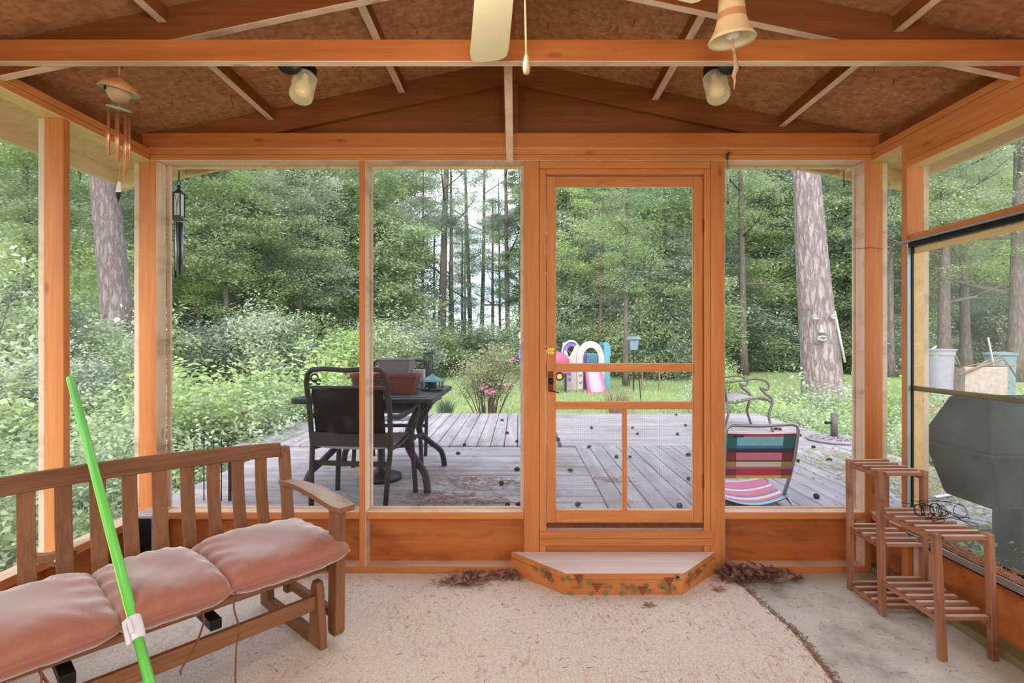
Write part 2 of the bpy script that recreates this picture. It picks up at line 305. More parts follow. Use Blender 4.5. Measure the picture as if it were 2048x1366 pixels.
        if bevel: q = o.modifiers.new('b', 'BEVEL'); q.width = bevel; q.segments = bseg; q.limit_method = 'ANGLE'
        return o
def tag(o, label=None, cat=None, group=None, kind=None):
    if label: o['label'] = label
    if cat: o['category'] = cat
    if group: o['group'] = group
    if kind: o['kind'] = kind
    return o
def thing(name, label, cat, loc=(0, 0, 0), rz=0, group=None, kind=None):
    o = bpy.data.objects.new(name, None); C.objects.link(o); o.location = loc; o.rotation_euler = (0, 0, rz); o.empty_display_size = .1
    return tag(o, label, cat, group, kind)
def copy_tree(o, parent=None, loc=None, rz=None, label=None, scale=None):
    c = o.copy(); C.objects.link(c); c.parent = parent
    for ch in list(o.children): copy_tree(ch, c)
    if loc is not None: c.location = loc
    if rz is not None: c.rotation_euler = (0, 0, rz)
    if scale is not None: c.scale = scale if hasattr(scale, '__len__') else (scale,)*3
    if label: c['label'] = label
    return c
def sm(P, n=6):
    """smooth curve through the given points"""
    P = [Vector(p) for p in P]; out_ = []
    for i in range(len(P)-1):
        a, b, c, d = P[max(i-1, 0)], P[i], P[i+1], P[min(i+2, len(P)-1)]
        for k in range(n):
            t = k/n; out_.append(.5*((2*b)+(c-a)*t+(2*a-5*b+4*c-d)*t*t+(3*b-a-3*c+d)*t**3))
    return out_+[P[-1]]
def smr(R, n=6):
    out_ = []
    for a, b in zip(R, R[1:]): out_ += [a+(b-a)*k/n for k in range(n)]
    return out_+[R[-1]]
def at(px, py, Y): return Vector(((px-CX)*Y/F, Y, H-(py-CY)*Y/F))
def arc(cx, cz, rx, rz, a0, a1, n):
    return [(cx+rx*math.cos(math.radians(a0+(a1-a0)*i/n)), cz+rz*math.sin(math.radians(a0+(a1-a0)*i/n))) for i in range(n+1)]
# ================================================================== THE PORCH
XL, XR, D = -2.136, 2.046, 3.014        # inner wall faces, back wall inner face
XC = (XL+XR)/2; PK = 3.0; SL = .21; TOPP = 2.463; BOTP = 2.392; DO = D+.089; YB = -1.3
def roofz(x): return PK-SL*abs(x-XC)
def struct(name): return tag(thing(name, None, None), kind='structure')
def board(par, name, x0, x1, y0, y1, z0, z1, m, pale=None, pm=None, rot=None, bevel=.0025):
    b = MB(); fm = {k: 1 for k in (pale or [])}; b.box(x0, x1, y0, y1, z0, z1, 0, rot, fm)  # faces listed in pale get lighter wood for the daylight they catch
    return b.build(name, [m, pm or m], par, bevel=bevel, bseg=1)
# ---- floor
fl = MB(); fl.box(XL-.1, XR+.1, YB, DO, -.15, 0); tag(fl.build('floor', 'stained_concrete'), kind='structure')
# carpet: covers the left and middle, its edge curves away to the right
edge = [(1.17, 2.99), (1.22, 2.83), (1.235, 2.62), (1.262, 2.4), (1.25, 2.22), (1.235, 2.06), (1.20, 1.9), (1.16, 1.6), (1.1, 1.2), (1.0, .2), (.9, YB+.02)]
ee = []
for (a, b), (c, d) in zip(edge, edge[1:]):
    for k in range(8): q = k/8; ee.append((a+(c-a)*q+random.uniform(-.005, .005), b+(d-b)*q))
cp = MB(); n = len(ee); cp.prism([(XL+.02, YB+.02), (XL+.02, 2.985)]+ee+[(.9, YB+.02)], 'z', 0.0005, .008)
tag(cp.build('carpet', 'woven_carpet'), 'worn tan woven carpet with reddish flecks covering the porch floor', 'carpet')
# ---- back wall
WB = struct('wall_back')
board(WB, 'bottom_plate', XL, 1.335-.04, D, DO, 0, .038, 'stained_pine_x', ['+z'], 'bare_pine_x') if False else None
board(WB, 'bottom_plate', XL+.001, .03, D, DO-.002, 0, .038, 'stained_pine_x', ['+z'], 'bare_pine_x')
board(WB, 'bottom_plate', 1.2, XR-.001, D, DO-.002, 0, .038, 'stained_pine_x', ['+z'], 'bare_pine_x')
board(WB, 'top_plate', XL, XR, D, DO, BOTP, BOTP+.0345, 'stained_pine_x', ['-z'], 'bare_pine_x')
board(WB, 'top_plate', XL, XR, D, DO, BOTP+.0365, TOPP, 'stained_pine_x')
for x0, x1, pl in ((XL+.001, -2.098, ['+x']), (-.9225, -.8845, ['+x', '-x']), (.032, .119, ['-x']), (1.115, 1.198, ['+x']), (2.008, XR-.001, ['-x'])):
    board(WB, 'stud', x0, x1, D+.0005 if x0 > 0 or x0 < -1 else D-.004, DO-.004, .038, BOTP-.001, 'stained_pine_z', pl, 'bare_pine_z')
# thin weathered screen moulding outside, and door trim
for x0, x1 in ((-2.098, -2.078), (-.8845, -.872), (-.942, -.9225), (2.0, 2.026), (.012, .032), (1.198, 1.208)):
    board(WB, 'screen_moulding', x0-.001, x1+.001, DO+.0, DO+.018, .33, BOTP+.02, 'bare_pine_z')
for x0, x1 in ((XL, .03), (1.2, XR)):
    board(WB, 'screen_moulding', x0, x1, DO+.0185, DO+.034, BOTP-.012, BOTP+.03, 'soffit_wood')
board(WB, 'door_trim', .121, .159, D+.001, D+.08, .08, 2.343, 'stained_pine_z'); board(WB, 'door_trim', 1.077, 1.113, D+.001, D+.08, .08, 2.343, 'stained_pine_z')
board(WB, 'door_header', .121, 1.113, D+.001, DO, 2.346, 2.390, 'stained_pine_x'); board(WB, 'door_header', .16, 1.076, D+.0005, DO, 2.312, 2.344, 'stained_pine_x')
board(WB, 'threshold', .121, 1.13, D-.006, DO, .202, .243, 'stained_pine_x'); board(WB, 'threshold', .121, 1.13, D-.003, DO, .158, .2, 'stained_pine_x'); board(WB, 'threshold', .121, 1.113, D+.02, DO, .1, .155, 'stained_pine_x')
for x0, x1 in ((-2.097, -.924), (-.883, .031), (1.199, 2.007)):
    board(WB, 'rail', x0, x1, D+.001, DO-.006, .3115, .352, 'stained_pine_x', ['+z'], 'bare_pine_x')
    board(WB, 'kick_panel', x0-.02, x1+.02, DO, DO+.016, .02, .33, 'kick_panel_wood')
    b = MB(); b.box(x0, x1, DO-.012, DO-.001, .3525, .362); b.build('screen_moulding', 'bare_pine_x', WB)
g = MB(); pts = [(XL-.09, TOPP), (XR+.09, TOPP), (XR+.09, roofz(XR+.09)-.002), (XC, PK-.002), (XL-.09, roofz(XL-.09)-.002)]; g.prism(pts, 'y', D+.078, D+.088); g.build('gable_panel', 'rafter_wood', WB)
# back screens
def screenpane(name, x0, x1, z0, z1, y, m):
    b = MB(); b.add([(x0, y, z0), (x1, y, z0), (x1, y, z1), (x0, y, z1)], [(0, 1, 2, 3)]); return tag(b.build(name, m), kind='structure')
screenpane('window_1', -2.098, -.9225, .352, BOTP, DO-.003, 'screen_clear')
screenpane('window_2', -.8845, .032, .352, BOTP, DO-.003, 'screen_clear')
screenpane('window_3', 1.198, 2.008, .352, BOTP, DO-.003, 'screen_clear')
# ---- side walls
def sidewall(name, X, sgn, studs, pales):
    W = struct(name); o = X+sgn*.089; a, b_ = sorted((X, o)); inn = '+x' if sgn < 0 else '-x'
    board(W, 'bottom_plate', a, b_, YB, DO, 0, .038, 'mossy_wood' if sgn > 0 else 'stained_pine_y')
    board(W, 'top_plate', a, b_, YB, DO, BOTP, BOTP+.0345, 'stained_pine_y', ['-z'], 'soffit_wood'); board(W, 'top_plate', a, b_, YB, DO, BOTP+.0365, TOPP, 'stained_pine_y')
    for y0 in studs:
        board(W, 'stud', a, b_, y0, y0+.038, .038, BOTP, 'stained_pine_z', ['+y'], 'bare_pine_z')
        q = sorted((o, o+sgn*.03)); board(W, 'screen_moulding', q[0], q[1], y0, y0+.05, .3, BOTP+.0, 'bare_pine_z')
    q = sorted((o, o+sgn*.016)); board(W, 'kick_panel', q[0], q[1], YB, DO, .02, .33, 'kick_panel_wood')
    if sgn < 0:
        ys = sorted(studs)
        for y0, y1 in zip([YB-.038]+ys, ys+[DO]): board(W, 'rail', a, b_-.0, y0+.0385, y1-.0005, .3115, .352, 'stained_pine_y', ['+z'], 'bare_pine_y')
    return W
WL = sidewall('wall_left', XL, -1, [3.05, 2.44, 1.72, 1.0, .28, -.44, -1.2], None)
WR = sidewall('wall_right', XR, 1, [3.05, 2.741, 1.0, -.44, -1.2], None)
def sidescreen(name, x, y0, y1, z0, z1, m):
    b = MB(); b.add([(x, y0, z0), (x, y1, z0), (x, y1, z1), (x, y0, z1)], [(0, 1, 2, 3)]); return tag(b.build(name, m), kind='structure')
sidescreen('window_4', XL-.087, YB, 3.05, .352, BOTP, 'screen_left')
sidescreen('window_5', XR+.087, 2.779, 3.05, .352, BOTP, 'screen_left')
sidescreen('window_6', XR+.087, YB, 2.741, .352, BOTP, 'screen_right')
# right wall: header, sliding sash tracks
board(WR, 'header', XR, XR+.089, YB, 2.741, 2.298, 2.391, 'stained_pine_y'); board(WR, 'header', XR-.0, XR+.089, YB, 2.7405, 2.26, 2.2965, 'stained_pine_y', ['-z'], 'soffit_wood')
board(WR, 'cross_rail', XR+.012, XR+.08, YB, 2.741, 1.872, 1.905, 'stained_pine_y', ['-z'], 'soffit_wood')
board(WR, 'sash_track', XR-.016, XR+.012, YB, 2.765, 1.86, 1.873, 'track_silver'); board(WR, 'sash_track', XR-.002, XR+.03, YB, 2.745, 1.835, 1.8595, 'track_black')
board(WR, 'sash_rail', XR+.03, XR+.05, YB, 2.741, 1.805, 1.8345, 'soffit_wood')
board(WR, 'sash_track', XR-.006, XR+.012, 2.726, 2.7405, .352, 1.86, 'track_silver'); board(WR, 'sash_track', XR+.012, XR+.026, 2.722, 2.7405, .352, 1.835, 'track_black')
b = MB(); b.tube([(XR+.03, YB, 1.098), (XR+.03, 2.735, 1.098)], .013, 10); b.build('sash_bar', 'mossy_wood', WR, smooth=True)
board(WR, 'sill_track', XR-.004, XR+.006, YB, 2.74, .312, .345, 'track_silver'); board(WR, 'sill_track', XR+.006, XR+.03, YB, 2.74, .30, .338, 'track_black'); board(WR, 'sill', XR+.03, XR+.089, YB, 2.74, .295, .335, 'stained_pine_y')
board(WR, 'jamb_liner', XR+.027, XR+.088, 2.733, 2.7405, .352, 1.834, 'soffit_wood')
board(WR, 'rail', XR, XR+.089, 2.7795, 3.0495, .3115, .352, 'stained_pine_y', ['+z'], 'bare_pine_y')
for y in (2.70, 2.655): board(WR, 'cripple_stud', XR+.03, XR+.089, y, y+.036, .0385, .29, 'bare_pine_z')
# needles lying on the right sill
nd = MB()
for i in range(900):
    x = random.uniform(XR+.03, XR+.086); y = random.uniform(.9, 2.72); z = .338+random.random()**2*.03; a = random.gauss(1.5, .7); l = random.uniform(.02, .05)
    nd.bar((x, y, z), (min(x+math.cos(a)*l, XR+.086), y+math.sin(a)*l, z+random.uniform(-.004, .012)), .002, .002)
tag(nd.build('pine_needles', 'dry_needle'), 'dry pine needles heaped along the right window sill', 'pine needles', kind='stuff')
# house wall behind the camera
b = MB(); b.box(XL-.1, XR+.1, YB-.1, YB, -.1, 2.9)
for k in range(20): b.box(XL-.1, XR+.1, YB, YB+.008, .02+k*.14, .05+k*.14)
tag(b.build('wall_front', 'siding'), kind='structure')
# ---- roof
CE = struct('ceiling'); OV = .40; YO = D+.44
for s, xe in ((-1, XL-.089-OV), (1, XR+.089+OV)):
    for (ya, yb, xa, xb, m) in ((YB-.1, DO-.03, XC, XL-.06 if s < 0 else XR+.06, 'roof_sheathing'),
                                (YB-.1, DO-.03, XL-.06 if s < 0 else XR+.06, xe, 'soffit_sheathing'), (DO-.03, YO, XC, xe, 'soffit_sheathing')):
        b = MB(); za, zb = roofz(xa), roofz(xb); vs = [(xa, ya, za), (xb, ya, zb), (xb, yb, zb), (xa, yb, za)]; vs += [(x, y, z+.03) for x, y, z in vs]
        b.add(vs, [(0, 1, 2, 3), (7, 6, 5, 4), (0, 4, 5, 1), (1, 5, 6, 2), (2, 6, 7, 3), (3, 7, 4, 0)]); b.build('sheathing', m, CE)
    q = sorted((xe, xe+s*.03)); board(CE, 'fascia', q[0], q[1], YB-.1, YO, roofz(xe)-.085, roofz(xe)+.03, 'soffit_wood')
    q = sorted((XL-.045, XL-.075)) if s < 0 else (XR+.045, XR+.075); board(CE, 'eave_block', q[0], q[1], YB, DO-.035, TOPP+.001, roofz(q[0] if s > 0 else q[1])-.012, 'rafter_wood')
    # barge rafter
    b = MB(); xs = [XC, xe]; b.prism([(XC, PK-.001), (xe, roofz(xe)-.001), (xe, roofz(xe)-.1), (xe-s*.5, roofz(xe)-.04), (XC, PK-.14)] if False else [(XC, PK-.001), (xe, roofz(xe)-.001), (xe, roofz(xe)-.115), (XC, PK-.14)], 'y', YO-.04, YO-.002); b.build('barge_rafter', 'soffit_wood', CE)
    # lookout block under the corner
    b = MB(); xq = XL-.05 if s < 0 else XR+.05; b.box(min(xq, xq+s*.04), max(xq, xq+s*.04), DO+.02, YO-.041, roofz(xq)-.11, roofz(xq)-.012); b.build('lookout', 'soffit_wood', CE)
for Y0 in (2.082, 1.15, .22, -.71, D):
    g = Y0 == D; mt = 'beam_wood'
    board(CE, 'tie_beam', XL-(.08), XR+.08, Y0, Y0+.038, TOPP, 2.553, mt, ['-z'], 'bare_pine_x')
    for s, xe in ((-1, XL), (1, XR)):
        b = MB(); b.prism([(XC, PK-.001), (xe, roofz(xe)-.001), (xe, roofz(xe)-.14), (XC, PK-.14)], 'y', Y0+.0385, Y0+.0765, 0)
        b.m = [0, 0, 0, 0, 1, 0] if False else b.m
        nf = len(b.f); b.m = [0]*nf; b.m[4] = 0 if g else 1     # underside paler, light bounced off the floor put into its colour
        b.build('rafter', ['rafter_wood', 'bare_pine_x'], CE, bevel=.002, bseg=1)
    if not g: board(CE, 'king_post', XC-.06, XC+.03, Y0+.001, Y0+.0375, 2.554, PK-.16, 'rafter_wood')
    else: board(CE, 'king_post', XC-.045, XC+.045, Y0+.02, Y0+.0384, 2.554, PK-.15, 'rafter_wood')
for x in (-1.45, -.685, .80, 1.545):
    for y0, y1 in ((2.16, D+.037), (1.228, 2.119), (.3, 1.187), (-.63, .257)):
        b = MB(); z = roofz(x); b.box(x-.019, x+.019, y0, y1, z-.062, z-.004, 0, None, {'-z': 1}); b.build('purlin', ['rafter_wood', 'bare_pine_y'], CE)  # paler underside stands in for light bounced up from the floor
b = MB(); b.bar((XC-.005, D-.024, 2.385), (XC-.005, 2.13, 2.9), .043, .04, 0, up=(1, 0, 0)); b.build('diagonal_brace', 'bare_pine_z', CE, bevel=.002, bseg=1)
# nails sticking through the sheathing
b = MB()
for i in range(60):
    x = random.uniform(XL+.2, XR-.2); y = random.uniform(2.15, 2.95) if i < 40 else random.uniform(1.2, 2.0); z = roofz(x); L = random.uniform(.012, .05)
    b.tube([(x, y, z), (x+random.uniform(-.01, .01), y, z-L)], .0016, 5)
b.build('nail', 'dark_rust', CE); CE.children[-1]['kind'] = 'stuff'
# ---- screen door
DR = struct('door_1'); dz0, dz1 = .286, 2.303; dx0, dx1 = .163, 1.073; dy0, dy1 = D+.012, D+.04
board(DR, 'stile', dx0, dx0+.053, dy0, dy1, dz0, dz1, 'stained_pine_z'); board(DR, 'stile', dx1-.052, dx1, dy0, dy1, dz0, dz1, 'stained_pine_z')
for z0, z1 in ((2.247, dz1), (1.169, 1.212), (.950, .990), (dz0, .36)):
    board(DR, 'rail', dx0+.0535, dx1-.0525, dy0+.001, dy1, z0, z1, 'stained_pine_x', ['+z'], 'bare_pine_x')
board(DR, 'mullion', .609, .631, dy0+.002, dy1, .3605, .9495, 'stained_pine_z')
def dpane(x0, x1, z0, z1, m):
    b = MB(); y = dy1-.005; b.add([(x0, y, z0), (x1, y, z0), (x1, y, z1), (x0, y, z1)], [(0, 1, 2, 3)]); b.build('screen_mesh', m, DR)
dpane(.216, 1.021, 1.212, 2.247, 'screen_clear'); dpane(.216, 1.021, .99, 1.169, 'screen_clear'); dpane(.216, .609, .36, .95, 'hardware_cloth'); dpane(.631, 1.021, .36, .95, 'hardware_cloth')
# thin bright screen stops round each opening
for (x0, x1, z0, z1) in ((.216, 1.021, 1.212, 2.247), (.216, 1.021, .99, 1.169), (.216, .609, .36, .95), (.631, 1.021, .36, .95)):
    b = MB(); t_ = .004
    for q in ((x0, x1, z0, z0+t_), (x0, x1, z1-t_, z1), (x0, x0+t_, z0+t_, z1-t_), (x1-t_, x1, z0+t_, z1-t_)): b.box(q[0], q[1], dy1-.012, dy1-.006, q[2], q[3])
    b.build('screen_stop', 'bare_pine_z', DR)
board(DR, 'door_sweep', dx0, dx1, dy0-.006, dy0+.0, .262, .288, 'dark_rust'); board(DR, 'sweep_strip', dx0, dx1, dy0-.003, dy0+.002, .25, .2615, 'track_silver')
# latch and bolt
b = MB(); b.box(.172, .202, dy0-.004, dy0, 1.05, 1.17); b.build('latch_plate', 'dark_rust', DR, bevel=.002)
b = MB(); b.lathe([(0, -.03), (.012, -.028), (.0165, -.02), (.0155, -.008), (.008, -.004), (.008, 0)], (.187, dy0-.004, 1.114), 20, rot=(-math.pi/2, 0, 0)); 
b.v = [(x, 2*(dy0-.004)-y if y > dy0-.004 else y, z) for x, y, z in b.v]; b.build('door_knob', 'black_metal', DR, smooth=True)
b = MB(); b.bar((.185, dy0-.006, 1.06), (.235, dy0-.02, 1.045), .008, .006); b.build('lever', 'black_metal', DR)
b = MB(); zc = 1.287
for x0 in (.150, .172, .184, .196): b.box(x0, x0+.008, dy0-.009, dy0, zc-.018, zc-.008); b.box(x0, x0+.008, dy0-.009, dy0, zc+.008, zc+.018)
b.box(.148, .208, dy0-.004, dy0-.001, zc-.007, zc+.007); b.tube([(.148, dy0-.008, zc), (.225, dy0-.008, zc)], .0035, 8); b.build('barrel_bolt', 'brass', DR)
for z in (2.02, .53):
    b = MB(); b.tube([(1.075, dy0-.004, z-.04), (1.075, dy0-.004, z+.04)], .006, 8); b.box(1.079, 1.085, dy0-.003, dy0-.001, z-.035, z+.035); b.build('hinge', 'dark_rust', DR)
# the door frame stain has no separate dark patches
# ---- step box in front of the door
ST = thing('step_box', 'low wooden step with cut corners and stencilled grapevines below the screen door', 'step', (.55, 2.9, 0))
o1 = [(-.042, D-.002), (1.136, D-.002), (.869, 2.735), (.243, 2.735)]
ins = [(-.036, D-.004), (1.130, D-.004), (.866, 2.741), (.246, 2.741)]
b = MB(); b.prism([(-.048, D-.008), (1.142, D-.008), (.866, 2.741), (.243, 2.741)], 'z', 0, .088); b.build('base', 'stained_pine_x', ST, bevel=.002, bseg=1)
b = MB(); ym = 2.874
def ix(y, a, b_): return a[0]+(b_[0]-a[0])*(y-a[1])/(b_[1]-a[1])
la, lb = ix(ym, o1[0], o1[3]), ix(ym, o1[1], o1[2])
for poly in ([o1[0], o1[1], (lb, ym+.002), (la, ym+.002)], [(la, ym-.002), (lb, ym-.002), o1[2], o1[3]]):
    n0 = len(b.f); b.prism(poly, 'z', .09, .125); 
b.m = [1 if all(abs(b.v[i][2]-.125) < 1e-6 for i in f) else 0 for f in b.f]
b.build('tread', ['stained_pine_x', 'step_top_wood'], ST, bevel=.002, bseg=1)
lf = MB(); gp = MB(); R2 = random.Random(3)
fronts = [((.246, 2.735), (.866, 2.735)), ((-.042, D-.004), (.243, 2.735)), ((.869, 2.735), (1.136, D-.004))]
def decal(mb, seg, u, z, poly, off=.0075):
    (x0, y0), (x1, y1) = seg; L = math.hypot(x1-x0, y1-y0); dx, dy = (x1-x0)/L, (y1-y0)/L; nx, ny = (dy, -dx)
    vs = [(x0+dx*(u+a)+nx*off, y0+dy*(u+a)+ny*off, z+c) for a, c in poly]; mb.add(vs, [tuple(range(len(vs)))])
def leafpoly(r, a0): 
    out_ = []
    for i in range(15):
        a = a0+2*math.pi*i/15; rr = r*(1 if i % 3 == 0 else (.5 if i % 3 == 1 else .68)); out_.append((rr*math.cos(a), rr*math.sin(a)))
    return out_
for si, gs, ls in ((0, [(.07, .10, 0), (.165, .055), (.405, .038), (.545, .085)], [(.015, .105), (.075, .11), (.08, .09), (.03, .082), (.077, .062), (.13, .075), (.2, .063), (.235, .055), (.3, .065), (.325, .05), (.355, .058), (.36, .035), (.385, .05), (.425, .06), (.44, .035), (.5, .058), (.515, .05), (.525, .075), (.555, .055), (.575, .045), (.545, .03), (.59, .1), (.585, .11), (.03, .02), (.135, .018), (.21, .022), (.3, .02)]),
                   (1, [(.29, .078)], [(.19, .085), (.24, .095), (.27, .1), (.26, .07), (.31, .06), (.385, .09)]), (2, [(.05, .06), (.15, .08)], [(.09, .08), (.12, .065), (.2, .075), (.25, .09), (.06, .1)])):
    for g_ in gs:
        gp = MB()
        for r_ in range(4):
            for k in range(4-r_):
                a = [(.0056*math.cos(t*1.05), .0056*math.sin(t*1.05)) for t in range(6)]; decal(gp, fronts[si], g_[0]+(k-(3-r_)/2)*.0125, g_[1]+.014-r_*.0118, a)
        gp.build('painted_grapes', 'stencil_red', ST)
    for u, z in ls: decal(lf, fronts[si], u, z, leafpoly(R2.uniform(.013, .0185), R2.uniform(0, 6)), .0072)
lf.build('painted_leaves', 'stencil_green', ST)
# ---- litter along the wall
def litter(name, label, spots, nl, nn, m1='dry_leaf', lsz=(.02, .045), zh=.03):
    b = MB()
    for i in range(nl):
        x, y, sp, zz = random.choice(spots); cx = x+random.gauss(0, sp); cy = min(y+random.gauss(0, sp*.45), D-.01); L = random.uniform(*lsz); a = random.uniform(0, 6.28); W = L*.45; z = .012+random.random()*zh*math.exp(-abs(cx-x)/sp)
        d = Vector((math.cos(a), math.sin(a), random.uniform(-.2, .5))); s_ = Vector((-math.sin(a), math.cos(a), random.uniform(-.6, .6))); c = Vector((cx, cy, z)); cu = random.uniform(.1, .5)*L
        vs = []; fs_ = []; cv = random.uniform(-.6, .9)*L; tw = random.uniform(-1, 1)
        for q in range(7):
            t_ = q/6; ww = W*(.08+1.0*math.sin(math.pi*t_)**.8)*(1 if q % 2 else .72); cc = c+d*L*(2*t_-1)+Vector((0, 0, cv*(2*t_-1)**2)); sq = (s_+Vector((0, 0, tw*(t_-.5)))).normalized(); vs += [cc-sq*ww+Vector((0, 0, cu*ww/W)), cc, cc+sq*ww+Vector((0, 0, cu*ww/W))]
            if q: k3 = 3*q; fs_ += [(k3-3, k3-2, k3+1, k3), (k3-2, k3-1, k3+2, k3+1)]
        vs = [Vector((v.x, min(v.y, D-.004), max(v.z, .009))) for v in vs]; b.add(vs, fs_, 0)
    for i in range(nn):
        x, y, sp, zz = random.choice(spots); cx = x+random.gauss(0, sp*1.4); cy = min(y+random.gauss(0, sp*.6), D-.03); a = random.uniform(0, 6.28); l = random.uniform(.02, .06); z = .010+random.random()*.02
        b.bar((cx, cy, z), (cx+math.cos(a)*l, min(cy+math.sin(a)*l, D-.005), z+.004), .0015, .0015, 1)
    return tag(b.build(name, [m1, 'dry_needle']), label, 'leaf litter', kind='stuff')
litter('leaf_litter', 'small heap of brown leaves and pine needles left of the step', [(-.22, 2.92, .07, 0), (-.08, 2.95, .05, 0), (-.3, 2.86, .05, 0)], 90, 330, lsz=(.014, .034))
litter('leaf_litter', 'pile of large curled brown leaves against the wall right of the step', [(1.22, 2.93, .05, 0), (1.3, 2.9, .07, 0), (1.42, 2.92, .07, 0)], 64, 120, lsz=(.032, .06), zh=.075)
b = MB()
for i in range(420):
    x = random.uniform(-1.3, 2.0); y = random.uniform(1.9, 2.95) if i % 3 else random.uniform(2.5, 2.98); a = random.uniform(0, 6.28); l = random.uniform(.004, .035); z = .0095 if x < 1.2 else .002
    b.bar((x, y, z), (x+math.cos(a)*l, min(y+math.sin(a)*l, D-.01), z+.001), .0014, .0012, 0)
for i in range(900):   # grit gathered along the cut edge of the carpet
    q = random.choice(ee); a = random.uniform(0, 6.28); l = random.uniform(.004, .02); x = q[0]+random.gauss(.012, .012)
    b.bar((x, q[1]+random.uniform(-.02, .02), .004), (x+math.cos(a)*l, q[1]+math.sin(a)*l, .01), .003, .002, 0)
tag(b.build('twigs_and_grit', 'dry_needle'), 'scattered twigs and grit lying across the carpet and concrete', 'debris', kind='stuff')
def one_leaf(x, y, r, label):
    b = MB(); N = 22; vs = [(x, y, .014)]
    for i in range(N):
        a = 2*math.pi*i/N; rr = r*(1 if i % 4 == 0 else .42 if i % 2 else .62); vs.append((x+rr*math.cos(a)*1.4, y+rr*math.sin(a), .011+.012*abs(math.sin(a*2))))
    b.add(vs, [(0, 1+i, 1+(i+1) % N) for i in range(N)]); o = b.build('oak_leaf', 'dry_leaf', None, solid=.0015); tag(o, label, 'leaf')
one_leaf(.66, 2.62, .03, 'small curled dry leaf on the carpet in front of the step'); one_leaf(1.075, 2.79, .04, 'pale lobed oak leaf on the carpet at the right foot of the step')
# ================================================================== FURNITURE ON THE PORCH
# ---- glider bench (local x runs along the bench from its right end, local y forwards)
TH = math.atan2(-.75, -.66); L = 1.30
BE = thing('glider_bench', 'brown slatted wooden glider bench along the left screens under three cushions', 'bench', (-.83, 2.26, .009), TH)
def bb(name, x0, x1, y0, y1, z0, z1, m, par=BE, bev=.004, rot=None):
    b = MB(); b.box(x0, x1, y0, y1, z0, z1, 0, rot); return b.build(name, m, par, local=True, bevel=bev)
for xs in (0, L-.034):
    bb('sled_rail', xs, xs+.034, -.52, -.1, 0, .055, 'glider_wood_y')
    b = MB(); b.prism([(.0, .0), (.0, .06), (-.022, .25), (-.035, .285), (-.075, .285), (-.09, .25), (-.105, .06), (-.105, 0)], 'x', xs, xs+.034); b.build('base_upright', 'glider_wood_z', BE, local=True, bevel=.008, bseg=3)
    b = MB(); b.prism([(-.615, 0), (-.515, 0), (-.52, .1), (-.535, .25), (-.59, .25), (-.61, .1)], 'x', xs, xs+.034); b.build('base_upright', 'glider_wood_z', BE, local=True, bevel=.008, bseg=3)
bb('base_stretcher', .034, L-.034, -.06, -.035, .165, .228, 'glider_wood_x'); bb('base_stretcher', .034, L-.034, -.585, -.56, .14, .2, 'glider_wood_x')
for xs in (-.075, L+.03):
    m = 'glider_wood_z'
    b = MB(); b.prism([(-.055, .05), (-.045, .035), (.0, .035), (.015, .06), (.022, .618), (-.045, .618)], 'x', xs, xs+.045); b.build('leg', m, BE, local=True, bevel=.004)
    b = MB(); b.prism([(-.50, .08), (-.455, .08), (-.45, .36), (-.515, .80), (-.56, .80), (-.50, .36)], 'x', xs, xs+.045); b.build('leg', m, BE, local=True, bevel=.004)
    bb('side_rail', xs+.008, xs+.037, -.455, -.055, .1, .14, 'glider_wood_y'); bb('side_rail', xs+.008, xs+.037, -.455, -.045, .30, .36, 'glider_wood_y')
    # arm: gently arched and wider at the front
    b = MB(); pts = []
    for i in range(11):
        q = i/10; y = -.55+.62*q; z = .632+.016*math.sin(math.pi*min(1, q*1.1))-.012*q*q; hw = .022+.026*math.sin(min(1, q*1.15)*math.pi/2); 
        if i == 10: hw *= .8
        pts.append((y, z, hw))
    vs = []
    for y, z, hw in pts:
        xc = xs+.022; vs += [(xc-hw, y, z-.026), (xc+hw, y, z-.026), (xc+hw, y, z), (xc-hw, y, z)]
    fs = [(0, 1, 2, 3), tuple(4*10+k for k in (3, 2, 1, 0))]; ms = [0, 0]
    for i in range(10):
        for k in range(4): fs.append((4*i+k, 4*i+4+k, 4*i+4+(k+1) % 4, 4*i+(k+1) % 4)); ms.append(1 if k == 2 else 0)
    b.add(vs, fs, ms); b.build('arm', ['glider_wood_y', 'arm_wood'], BE, local=True, bevel=.004)
def backy(z): return -.475-.055*max(0, (z-.36))/.44
bb('seat_rail', -.03, L+.03, -.085, -.06, .31, .340, 'glider_wood_x'); bb('seat_rail', -.03, L+.03, -.47, -.445, .30, .352, 'glider_wood_x')
for k in range(5): bb('seat_slat', -.03, L+.03, -.435+k*.083, -.375+k*.078, .340, .352, 'glider_wood_x', bev=.002)
bb('seat_brace', .42, .46, -.42, .0, .262, .30, 'black_metal'); bb('seat_brace', L-.46, L-.42, -.42, .0, .262, .30, 'black_metal')
